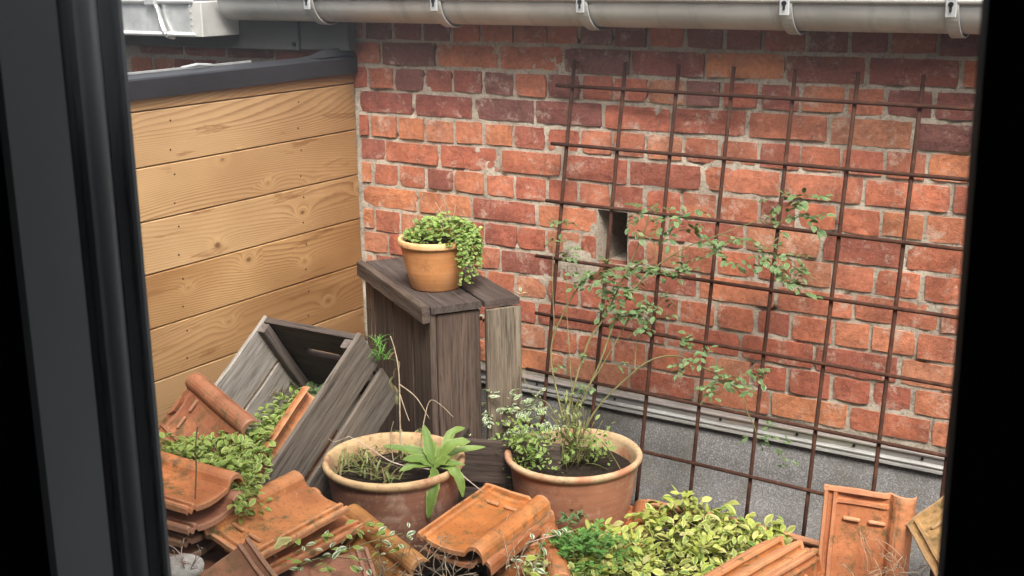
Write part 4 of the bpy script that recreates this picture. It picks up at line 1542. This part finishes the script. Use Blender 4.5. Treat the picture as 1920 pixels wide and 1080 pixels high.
def build_pots():
    up = Vector((0, 0, 1))
    rr = random.Random(17)
    # ---------- small pot on the crate
    loc = Vector((0.520, -0.345, 0.5505))
    root = pot('small_potted_plant', 'small orange clay pot of trailing green leaves on the upended crate', loc, 0.092, 0.128, 'pot_plain', 0.057, 'small')
    g = leafgeo(L=0.0115, W=0.0115, fold=0.1, curl=0.2, n=4, shape=0.75)
    mb, st = MB(), MB()
    for k in range(900):
        a, r = rr.uniform(0, 6.283), 0.092 * math.sqrt(rr.random())
        hh = 0.052 * (1 - (r / 0.105) ** 2) + rr.uniform(-0.018, 0.010)
        hh += 0.016 * mnoise.noise(Vector((r * math.cos(a) * 45, r * math.sin(a) * 45, 2)))
        p = loc + Vector((r * math.cos(a) * 1.0 + 0.016, r * math.sin(a) + 0.014, 0.120 + hh))
        d = rnd_dir(rr, -20, 50)
        s = rr.uniform(0.7, 1.15)
        mb.add(g[0], g[1], dirframe(p, d, up, rr.uniform(-.6, .6)) @ Matrix.Diagonal((s, s, s, 1)), g[2], rr.random())
    # trailing strands over the front right of the rim
    for k in range(19):
        a = math.radians(rr.uniform(-28, 66))
        b = loc + Vector((0.088 * math.cos(a), 0.088 * math.sin(a), 0.135))
        out = Vector((math.cos(a), math.sin(a), 0))
        Ld = rr.uniform(0.04, 0.125) * (1.0 if math.degrees(a) < 30 else 0.7)
        pts = smooth_path([b - out * 0.03 + up * 0.01, b + out * 0.010 + up * 0.006, b + out * 0.022 - up * Ld * 0.4, b + out * 0.020 - up * Ld], 4)
        st.tube(pts, 0.0007, 4)
        for q in pts[3:]:
            for m in range(3):
                d = (out * rr.uniform(0.2, 1) + Vector((rr.uniform(-1, 1), rr.uniform(-1, 1), rr.uniform(-.6, .3)))).normalized()
                s = rr.uniform(0.6, 1.1)
                mb.add(g[0], g[1], dirframe(q + d * 0.003, d, up, rr.uniform(-.8, .8)) @ Matrix.Diagonal((s, s, s, 1)), g[2], rr.random())
    tag(mb.build('foliage', M['leaf_jenny'], root, smooth=True, uv=True), kind='stuff')
    tag(st.build('trailing_stems', M['stem_green'], root), kind='stuff')
    for k in range(9):
        a = rr.uniform(0, 6.28)
        b = loc + Vector((0.05 * math.cos(a), 0.05 * math.sin(a), 0.14))
        t = b + Vector((rr.uniform(-.04, .04), rr.uniform(-.03, .03), rr.uniform(0.06, 0.10)))
        m2 = MB()
        m2.tube(smooth_path([b, b.lerp(t, 0.5) + Vector((rr.uniform(-.01, .01), 0, 0.01)), t], 4), 0.0008, 5)
        m2.build('dry_stalk', M['stem_dry'], root, smooth=True)

    # ---------- left large pot with a rosette
    loc = Vector((0.652, -0.701, 0.001))
    RL = 0.163
    root = pot('potted_rosette', 'large terracotta pot holding a leafy green rosette and dry weeds', loc, RL, 0.247, 'pot_brown', 0.115, 'big')
    base = at_z(812, 872, 0.245)
    D = (base - CAM).dot(FWD)

    def pt(px, py, dd=0.0):
        r = _ray(px, py)
        return CAM + r * ((D + dd) / FPX)
    big = [
        ([(815, 872, 0), (806, 845, 0.0), (795, 796, 0.015)], 0.036),
        ([(812, 872, 0), (785, 848, 0.01), (718, 836, 0.02)], 0.030),
        ([(812, 874, 0), (790, 862, -0.01), (755, 862, -0.03)], 0.032),
        ([(816, 874, 0), (850, 848, 0.02), (910, 838, 0.03)], 0.026),
        ([(816, 872, 0), (845, 836, -0.01), (882, 828, -0.01)], 0.036),
        ([(814, 876, -0.01), (828, 866, -0.02), (846, 857, -0.03)], 0.030),
        ([(812, 876, -0.01), (815, 895, -0.05), (810, 930, -0.065), (803, 972, -0.06)], 0.036),
        ([(820, 876, -0.01), (845, 878, -0.04), (862, 900, -0.045), (868, 932, -0.04)], 0.030),
        ([(815, 872, 0.01), (823, 850, 0.03), (832, 838, 0.05)], 0.028),
        ([(811, 874, 0), (780, 872, -0.02), (748, 884, -0.03)], 0.024),
        ([(817, 875, 0), (838, 868, -0.03), (872, 872, -0.04)], 0.022),
        ([(813, 870, 0), (810, 856, 0.0), (818, 828, 0.01)], 0.022),
        ([(808, 874, 0), (800, 858, 0.02), (786, 842, 0.04)], 0.028),
        ([(820, 872, 0.02), (845, 815, 0.06), (872, 803, 0.06)], 0.026),
    ]
    for k, (pp, w) in enumerate(big):
        strip_leaf('leaf', root, [pt(*q) for q in pp], w * 0.80, 'leaf_rosette', 0.38)
    mb = MB()
    for px, py, n, h in ((640, 860, 16, 0.07), (655, 845, 14, 0.08), (700, 875, 16, 0.07), (735, 885, 14, 0.06), (770, 845, 16, 0.07), (760, 810, 18, 0.06), (840, 810, 10, 0.05), (690, 850, 18, 0.06), (720, 825, 18, 0.06), (670, 835, 14, 0.06), (790, 825, 14, 0.05)):
        grass_tuft(mb, at_z(px, py + 16, 0.205), n, h, 0.025, rr, 0.0042)
    tag(mb.build('weeds', M['leaf_weed'], root, smooth=True, uv=True), kind='stuff')
    mb = MB()
    for px, py, n, h in ((720, 880, 16, 0.06), (650, 870, 14, 0.06), (690, 860, 14, 0.07), (790, 850, 12, 0.05), (745, 830, 14, 0.06)):
        grass_tuft(mb, at_z(px, py + 14, 0.205), n, h, 0.03, rr, 0.004)
    tag(mb.build('withered_grass', M['leaf_dry'], root, smooth=True, uv=True), kind='stuff')
    # dry stalks
    for k, (pp, r, mt) in enumerate((
        ([(752, 862), (750, 780), (748, 700), (740, 655), (732, 630)], 0.0022, 'stem_dry'),
        ([(750, 740), (760, 770), (768, 790)], 0.0016, 'stem_dry'),
        ([(786, 845), (795, 790), (806, 752), (825, 758), (850, 782)], 0.0015, 'stem_dry'),
        ([(805, 880), (740, 868), (690, 838), (655, 818)], 0.0015, 'stem_pale'),
        ([(655, 818), (628, 828), (615, 822)], 0.0013, 'stem_dry'),
        ([(860, 885), (880, 902), (905, 922)], 0.0016, 'stem_pale'),
        ([(738, 865), (732, 820), (738, 790)], 0.0012, 'stem_dry'),
        ([(748, 720), (780, 745), (805, 785)], 0.0018, 'stem_dry'),
    )):
        m2 = MB()
        pts = smooth_path([pt(a, b, 0.02 if k in (0, 1, 2, 7) else -0.01) for a, b in pp], 5)
        m2.tube(pts, [r * (1 - 0.55 * i / len(pts)) for i in range(len(pts))], 6)
        m2.build('dry_stalk', M[mt], root, smooth=True)
    g = leafgeo(L=0.022, W=0.007, fold=0.7, curl=0.6, n=4)
    for px, py in ((738, 690), (734, 705), (728, 712), (742, 728), (738, 740), (745, 742), (736, 660), (742, 676), (730, 722)):
        m2 = MB()
        d = Vector((rr.uniform(-1, 0.6), rr.uniform(-.6, .6), rr.uniform(-1, -.2)))
        m2.add(g[0], g[1], dirframe(pt(px + 6, py, 0.02), d, up, rr.uniform(-1, 1)), g[2], 0.5)
        m2.build('withered_leaf', M['leaf_dry'], root, smooth=True, uv=True)

    # ---------- right large pot with the variegated shrub
    loc = Vector((0.946, -0.393, 0.001))
    root = pot('potted_shrub', 'large terracotta pot with a thin stemmed shrub climbing the steel mesh', loc, 0.163, 0.215, 'pot_old', 0.118, 'big')
    # pixel paths are turned into points on a sheet that rises from the pot to the mesh
    def pt2(px, py, k=0.0):
        t = max(0.0, min(1.0, (810 - py) / 420.0))
        return at_y(px, py, -0.385 + 0.21 * t + k)
    stems = [
        ([(1072, 830), (1066, 770), (1100, 650), (1130, 600), (1160, 540), (1205, 440), (1216, 402)], 0.0030),
        ([(1080, 830), (1085, 770), (1125, 680), (1165, 575), (1225, 505), (1290, 462), (1350, 440), (1425, 412)], 0.0028),
        ([(1066, 830), (1050, 760), (1034, 680), (1040, 625), (1080, 545), (1112, 515), (1150, 505)], 0.0026),
        ([(1085, 830), (1120, 765), (1180, 705), (1222, 675), (1270, 668), (1320, 690), (1360, 712), (1390, 740), (1402, 775)], 0.0026),
        ([(1076, 830), (1080, 760), (1120, 700), (1180, 600), (1205, 575)], 0.0020),
        ([(1190, 700), (1195, 640), (1215, 600), (1245, 560)], 0.0014),
        ([(1345, 440), (1420, 455), (1470, 490), (1530, 525)], 0.0016),
        ([(1425, 412), (1455, 420), (1490, 395)], 0.0016),
        ([(1205, 440), (1225, 455), (1232, 480)], 0.0014),
        ([(1066, 830), (1040, 790), (1010, 760), (960, 770)], 0.0018),
        ([(1062, 825), (1030, 760), (1000, 740), (975, 690), (955, 620), (945, 600)], 0.0015),
        ([(1078, 825), (1070, 700), (1062, 560), (1066, 480)], 0.0014),
        ([(1040, 625), (1036, 520), (1040, 440)], 0.0012),
        ([(1090, 800), (1130, 830), (1158, 870), (1175, 905)], 0.0015),
        ([(1000, 770), (930, 765), (890, 760)], 0.0014),
        ([(1402, 775), (1415, 800), (1420, 830)], 0.0011),
    ]
    for pp, r in stems:
        pts = smooth_path([pt2(a, b) for a, b in pp], 5)
        m2 = MB()
        m2.tube(pts, [r * (1 - 0.6 * i / len(pts)) for i in range(len(pts))], 6)
        m2.build('stem', M['stem_green'], root, smooth=True)
    gg = leafgeo(L=1.0, W=0.60, fold=0.25, curl=0.25, n=5)
    # px, py, spread px, leaves, leaflet size, variegated white?
    cl = [(1215, 405, 32, 5, 0.022, 0), (1290, 415, 34, 6, 0.024, 0), (1355, 468, 34, 6, 0.024, 0), (1490, 400, 42, 8, 0.024, 0), (1470, 500, 40, 6, 0.023, 0),
          (1165, 545, 40, 7, 0.026, 0), (1190, 595, 34, 6, 0.024, 0), (1235, 500, 26, 4, 0.022, 0), (1275, 505, 30, 4, 0.022, 0), (1150, 510, 30, 4, 0.026, 0),
          (1295, 662, 32, 4, 0.021, 0), (1385, 715, 34, 5, 0.021, 0), (1345, 722, 18, 3, 0.021, 0), (1242, 572, 24, 3, 0.022, 0), (1068, 478, 16, 3, 0.018, 0),
          (1042, 430, 18, 3, 0.017, 0), (945, 598, 30, 4, 0.022, 1), (965, 580, 22, 2, 0.020, 1), (900, 760, 30, 4, 0.020, 1), (960, 790, 32, 6, 0.019, 1), (985, 770, 36, 7, 0.019, 1),
          (1010, 800, 24, 4, 0.017, 1), (935, 745, 26, 4, 0.018, 1), (1085, 660, 20, 1, 0.014, 0), (1040, 680, 18, 1, 0.014, 0), (1160, 690, 20, 1, 0.014, 0), (1440, 470, 24, 3, 0.020, 0),
          (1425, 815, 22, 3, 0.014, 0), (1465, 855, 26, 3, 0.014, 0), (1100, 735, 18, 2, 0.014, 0), (1520, 530, 22, 2, 0.020, 0), (1110, 515, 20, 2, 0.024, 0), (872, 805, 18, 2, 0.018, 1)]
    for px, py, sp, n, ls, white in cl:
        ls *= 0.80
        for k in range(int(n * 2.3)):
            p = pt2(px + rr.uniform(-sp, sp), py + rr.uniform(-sp, sp) * 0.75, rr.uniform(-0.035, 0.02))
            d = Vector((rr.uniform(-1, 1), rr.uniform(-0.9, 0.5), rr.uniform(-0.5, 0.6))).normalized()
            m2 = compound_leaf(p, d, ls * rr.uniform(1.6, 2.3), ls, gg, rr, rr.choice((2, 2, 3)))
            m2.build('leaf', M['leaf_white' if white else 'leaf_shrub'], root, smooth=True, uv=True)
    # low growth in the pot: bushy on the left, moss and twigs at the stem foot
    mb = MB()
    gs = leafgeo(L=0.013, W=0.007, fold=0.2, curl=0.2, n=3)
    for k in range(900):
        px, py = (rr.gauss(985, 24), rr.gauss(845, 28)) if k < 620 else (rr.uniform(1000, 1150), rr.gauss(835, 16))
        p = at_y(px, py, (-0.45 if k < 620 else -0.38) + rr.uniform(-0.035, 0.05))
        d = rnd_dir(rr, -20, 70)
        s = rr.uniform(0.7, 1.4)
        mb.add(gs[0], gs[1], dirframe(p, d, up, rr.uniform(-.7, .7)) @ Matrix.Diagonal((s, s, s, 1)), gs[2], rr.random())
    tag(mb.build('foliage', M['leaf_jenny'], root, smooth=True, uv=True), kind='stuff')
    mb = MB()
    for k in range(150):
        px, py = rr.gauss(1072, 14), rr.uniform(740, 835)
        p = pt2(px, py, rr.uniform(-.02, .02))
        d = rnd_dir(rr, 10, 80)
        s = rr.uniform(0.8, 1.6)
        mb.add(gs[0], gs[1], dirframe(p, d, up, rr.uniform(-.7, .7)) @ Matrix.Diagonal((s, s * 0.6, s, 1)), gs[2], rr.random())
    grass_tuft(mb, Vector((loc.x, loc.y, 0.19)), 30, 0.07, 0.03, rr, 0.0028)
    tag(mb.build('dry_moss', M['leaf_weed'], root, smooth=True, uv=True), kind='stuff')
    for k in range(26):
        b = Vector((loc.x + rr.gauss(0, 0.014), loc.y + rr.gauss(0, 0.014), 0.185))
        t = b + Vector((rr.uniform(-.05, .05), rr.uniform(-.05, .05), rr.uniform(0.05, 0.14)))
        m2 = MB()
        m2.tube(smooth_path([b, b.lerp(t, .5) + Vector((rr.uniform(-.01, .01), rr.uniform(-.01, .01), 0.01)), t], 3), 0.0009, 5)
        m2.build('twig', M['stem_green'], root, smooth=True)


build_pots()


# ------------------------------------------------------------------ twigs and stray stems
def twig_bush(name, label, base, n, h, spread, mat, seed, r=0.0012, lean=Vector((0, 0, 0))):
    rr = random.Random(seed)
    root = empty(name, base, label, 'dead plant')
    for k in range(n):
        b = Vector(base) + Vector((rr.uniform(-spread, spread) * 0.5, rr.uniform(-spread, spread) * 0.5, 0))
        d = (rnd_dir(rr, 25, 80) + lean).normalized()
        L = h * rr.uniform(0.5, 1.2)
        pts = [b]
        for i in range(4):
            d = (d + Vector((rr.uniform(-.35, .35), rr.uniform(-.35, .35), rr.uniform(-.35, .15)))).normalized()
            pts.append(pts[-1] + d * L / 4)
        mb = MB()
        mb.tube(smooth_path(pts, 3), [r * (1 - 0.6 * i / 12) for i in range(13)], 5)
        for j in range(rr.randrange(2, 5)):
            q = pts[rr.randrange(1, 5)]
            dd = (d + Vector((rr.uniform(-1, 1), rr.uniform(-1, 1), rr.uniform(-.5, .8)))).normalized()
            mb.tube([q, q + dd * L * 0.18, q + dd * L * 0.3 + Vector((0, 0, -0.004))], r * 0.55, 4)
        mb.build('stem', M[mat], root, smooth=True)
    return root


def build_twigs():
    twig_bush('dead_twigs', 'pale dry twigs in front of the upright orange tile', at_z(1655, 1090, 0.10), 18, 0.12, 0.13, 'stem_dry', 4, 0.0009)
    twig_bush('dead_bush', 'dark tangle of dead stems at the bottom, below the flat orange tile', at_z(845, 1085, 0.10), 26, 0.085, 0.16, 'stem_dry', 5, 0.0009)
    twig_bush('dead_sprigs', 'dry sprigs beside the flat orange tile, in front of the yellow bed', at_z(975, 1085, 0.10), 16, 0.10, 0.10, 'stem_dry', 6)
    twig_bush('dead_tangle', 'fine dead stems among the leaves on the mossy ribbed tile', at_z(755, 1085, 0.16), 18, 0.09, 0.10, 'stem_dry', 9)
    twig_bush('dry_weed', 'small dry weed above the pale stone at the bottom left', at_z(355, 1060, 0.26), 10, 0.06, 0.03, 'stem_pale', 12)
    # creeping sprigs on the ribbed and pink tiles
    rr = random.Random(44)
    up = Vector((0, 0, 1))
    root = empty('creeping_sprigs', at_z(680, 1040, 0.2), 'creeping leafy sprigs growing over the ribbed tile at the bottom', 'plant')
    ms = [leaf_mesh('leaf', 'leaf_white', L=0.022, W=0.012, fold=0.3, curl=0.2), leaf_mesh('leaf', 'leaf_periwinkle', L=0.026, W=0.013, fold=0.2, curl=0.3)]
    for (px, py, n, s) in ((690, 985, 9, 24), (715, 1010, 10, 26), (640, 1020, 12, 34), (600, 1050, 10, 36), (690, 1050, 10, 36), (730, 1030, 8, 24), (580, 1025, 5, 20), (560, 1060, 6, 20), (755, 1000, 5, 18)):
        for k in range(n):
            p = at_z(px + rr.uniform(-s, s), py + rr.uniform(-s, s) * 0.6, 0.235)
            q = rr.uniform(0.6, 1.1)
            mobj('leaf', ms[0 if rr.random() < 0.35 else 1], root, dirframe(p, rnd_dir(rr, -20, 50), up, rr.uniform(-.6, .6)) @ Matrix.Diagonal((q, q, q, 1)))
    for pp in ([(640, 1020), (670, 990), (700, 975)], [(600, 1050), (650, 1030), (715, 1010), (755, 1000)], [(560, 1060), (610, 1045), (690, 1050)]):
        mb = MB()
        mb.tube(smooth_path([at_z(a, b, 0.232) for a, b in pp], 5), 0.0012, 5)
        mb.build('runner', M['stem_green'], root, smooth=True)
    # one yellow leaf lying on the large tile
    o = strip_leaf('fallen_leaf', None, [at_z(515, 1030, 0.275), at_z(530, 1016, 0.28), at_z(548, 1010, 0.277)], 0.020, 'leaf_variegated', 0.3)
    tag(o, 'single bright yellow green leaf lying on the large clean orange tile', 'leaf')
    # sprig hanging out of the yellow bed to the left
    root = empty('pale_sprig', at_z(1080, 1000, 0.13), 'thin sprig with white leaves reaching left from the yellow bed', 'plant')
    pp = [at_z(a, b, 0.145) for a, b in ((1075, 995), (1045, 1003), (1015, 1010), (985, 1020))]
    mb = MB()
    mb.tube(smooth_path(pp, 4), 0.0012, 5)
    mb.build('stem', M['stem_pale'], root, smooth=True)
    wl = leaf_mesh('leaf', 'leaf_white', L=0.016, W=0.010, fold=0.2, curl=0.2)
    for a, b in ((1062, 998), (1050, 1006), (1030, 1004), (1014, 1014), (1000, 1012), (985, 1022), (1042, 1000)):
        mobj('leaf', wl, root, dirframe(at_z(a, b, 0.147), rnd_dir(rr, -10, 50), up))
    # green and white leaflets left of the bed
    root = empty('green_sprigs', at_z(1050, 970, 0.13), 'dark green sprigs rising at the left corner of the yellow bed', 'plant')
    gm = leaf_mesh('leaf', 'leaf_shrub', L=0.022, W=0.013, fold=0.2, curl=0.2)
    for (px, py, n, s) in ((1075, 965, 12, 16), (1060, 985, 10, 18), (1095, 975, 8, 14), (985, 1060, 8, 22), (1015, 1050, 8, 20)):
        for k in range(n):
            p = at_z(px + rr.uniform(-s, s), py + rr.uniform(-s, s), 0.12)
            mobj('leaf', gm if px > 1030 else ms[0], root, dirframe(p, rnd_dir(rr, -10, 70), up, rr.uniform(-.5, .5)))
    # grass at the top of the tipped crate
    root = empty('grass_tuft', (0.53, -0.52, 0.42), 'small green grass tuft at the top corner of the tipped crate', 'plant')
    mb = MB()
    for px, py in ((706, 645), (712, 660), (715, 675)):
        grass_tuft(mb, at_y(px, py, -0.55), 14, 0.05, 0.012, rr, 0.003)
    tag(mb.build('blades', M['leaf_fern'], root, smooth=True, uv=True), kind='stuff')
    # straw in the crate mouth
    root = empty('dry_straw', at_z(545, 735, 0.3), 'dry straw inside the mouth of the tipped crate', 'straw')
    mb = MB()
    for px, py in ((540, 720), (530, 735), (550, 745), (515, 745)):
        grass_tuft(mb, at_z(px, py, 0.28), 12, 0.055, 0.02, rr, 0.002)
    tag(mb.build('stalks', M['leaf_dry'], root, smooth=True, uv=True), kind='stuff')
    # upright dark stem in front of the far left tile
    mb = MB()
    mb.tube(smooth_path([at_z(366, 935, 0.36), at_z(368, 880, 0.39), at_z(367, 840, 0.42), at_z(370, 800, 0.44)], 4), 0.0014, 5)
    o = mb.build('bare_stem', M['stem_dark'], None, smooth=True)
    tag(o, 'thin bare dark stem standing before the far left orange tile', 'stem')


build_twigs()


# ------------------------------------------------------------------ window the view is seen through
def extrude_z(prof, z0, z1):
    n = len(prof)
    v = [(x, y, z0) for x, y in prof] + [(x, y, z1) for x, y in prof]
    f = [(i, (i + 1) % n, n + (i + 1) % n, n + i) for i in range(n)] + [tuple(reversed(range(n))), tuple(range(n, 2 * n))]
    return v, f


def build_window():
    Z0, Z1 = 0.72, 1.75
    root = empty('window', (1.98, -2.31, Z0), 'black framed window at both sides, seen from inside', 'window')
    X = 1.72
    # left jamb: broad reveal, black groove, rounded bead, gasket, outer lip
    v, f = extrude_z([(X - 0.30, -2.369), (X - 0.003, -2.369), (X, -2.366), (X, -2.3245), (X - 0.003, -2.3225), (X - 0.30, -2.3225)], Z0, Z1)
    fr = mobj('jamb', mesh('jamb', v, f, M['winframe']), root)
    v, f = extrude_z([(X - 0.10, -2.3220), (X - 0.010, -2.3220), (X - 0.010, -2.3100), (X - 0.10, -2.3100)], Z0, Z1)
    mobj('groove', mesh('groove', v, f, M['rubber']), fr)
    bead = [(X - 0.10, -2.3095), (X - 0.005, -2.3095)] + [(X - 0.005 + 0.006 * math.sin(math.pi * k / 8), -2.3085 + 0.017 * k / 8) for k in range(9)] + [(X - 0.10, -2.2915)]
    v, f = extrude_z(bead, Z0, Z1)
    mobj('glazing_bead', mesh('glazing_bead', v, f, M['winframe'], True), fr)
    v, f = extrude_z([(X - 0.10, -2.2910), (X - 0.004, -2.2910), (X - 0.004, -2.2818), (X - 0.10, -2.2818)], Z0, Z1)
    mobj('gasket', mesh('gasket', v, f, M['rubber']), fr)
    v, f = extrude_z([(X - 0.10, -2.2815), (X - 0.001, -2.2815), (X + 0.001, -2.2800), (X + 0.001, -2.2772), (X - 0.001, -2.2760), (X - 0.10, -2.2760)], Z0, Z1)
    mobj('lip', mesh('lip', v, f, M['winframe']), fr)
    # right jamb
    XR = 2.2425
    v, f = extrude_z([(XR, -2.304), (XR + 0.004, -2.306), (XR + 0.010, -2.366), (XR + 0.013, -2.369), (XR + 0.3, -2.369), (XR + 0.3, -2.276), (XR + 0.004, -2.276), (XR, -2.278)], Z0, Z1)
    mobj('jamb', mesh('jamb', v, f, M['winframe']), root)
    for nm, z0, z1 in (('sill_rail', Z0 - 0.08, Z0 - 0.001), ('head_rail', Z1 + 0.001, Z1 + 0.08)):
        mb = MB()
        mb.box((X - 0.3, -2.369, z0), (XR + 0.3, -2.276, z1), 0.003)
        mb.build(nm, M['winframe'], root)
    mb = MB()
    mb.box((X - 0.009, -2.3175, Z0), (XR + 0.003, -2.3135, Z1))
    mb.build('glass_pane', M['glass'], root)
    # wall of the house round the window, and the room behind it
    root = empty('house_wall', (2.0, -2.33, 0), 'plastered house wall around the black window frame', 'wall')
    mb = MB()
    x0, x1 = X - 0.29, XR + 0.29
    mb.box((-0.6, -2.40, 0.0), (x0, -2.285, 2.5))
    mb.build('pier', M['plaster'], root)
    mb = MB()
    mb.box((x1, -2.40, 0.0), (3.6, -2.285, 2.5))
    mb.build('pier', M['plaster'], root)
    mb = MB()
    mb.box((x0 + 0.0005, -2.40, 0.0), (x1 - 0.0005, -2.285, Z0 - 0.081))
    mb.build('apron', M['plaster'], root)
    mb = MB()
    mb.box((x0 + 0.0005, -2.40, Z1 + 0.081), (x1 - 0.0005, -2.285, 2.5))
    mb.build('lintel', M['plaster'], root)
    mb = MB()
    mb.box((0.2, -4.6, -0.02), (4.2, -2.401, 0.0))
    o = mb.build('room_floor', M['room'])
    tag(o, kind='structure')
    mb = MB()
    mb.box((0.2, -4.6, 2.5005), (4.2, -2.285, 2.52))
    o = mb.build('room_ceiling', M['room'])
    tag(o, kind='structure')
    mb = MB()
    mb.box((0.18, -4.62, 0.0005), (0.2, -2.401, 2.5))
    mb.box((4.2, -4.62, 0.0005), (4.22, -2.401, 2.5))
    mb.box((0.2005, -4.62, 0.0005), (4.1995, -4.60, 2.5))
    o = mb.build('room_walls', M['room'])
    tag(o, kind='structure')


build_window()
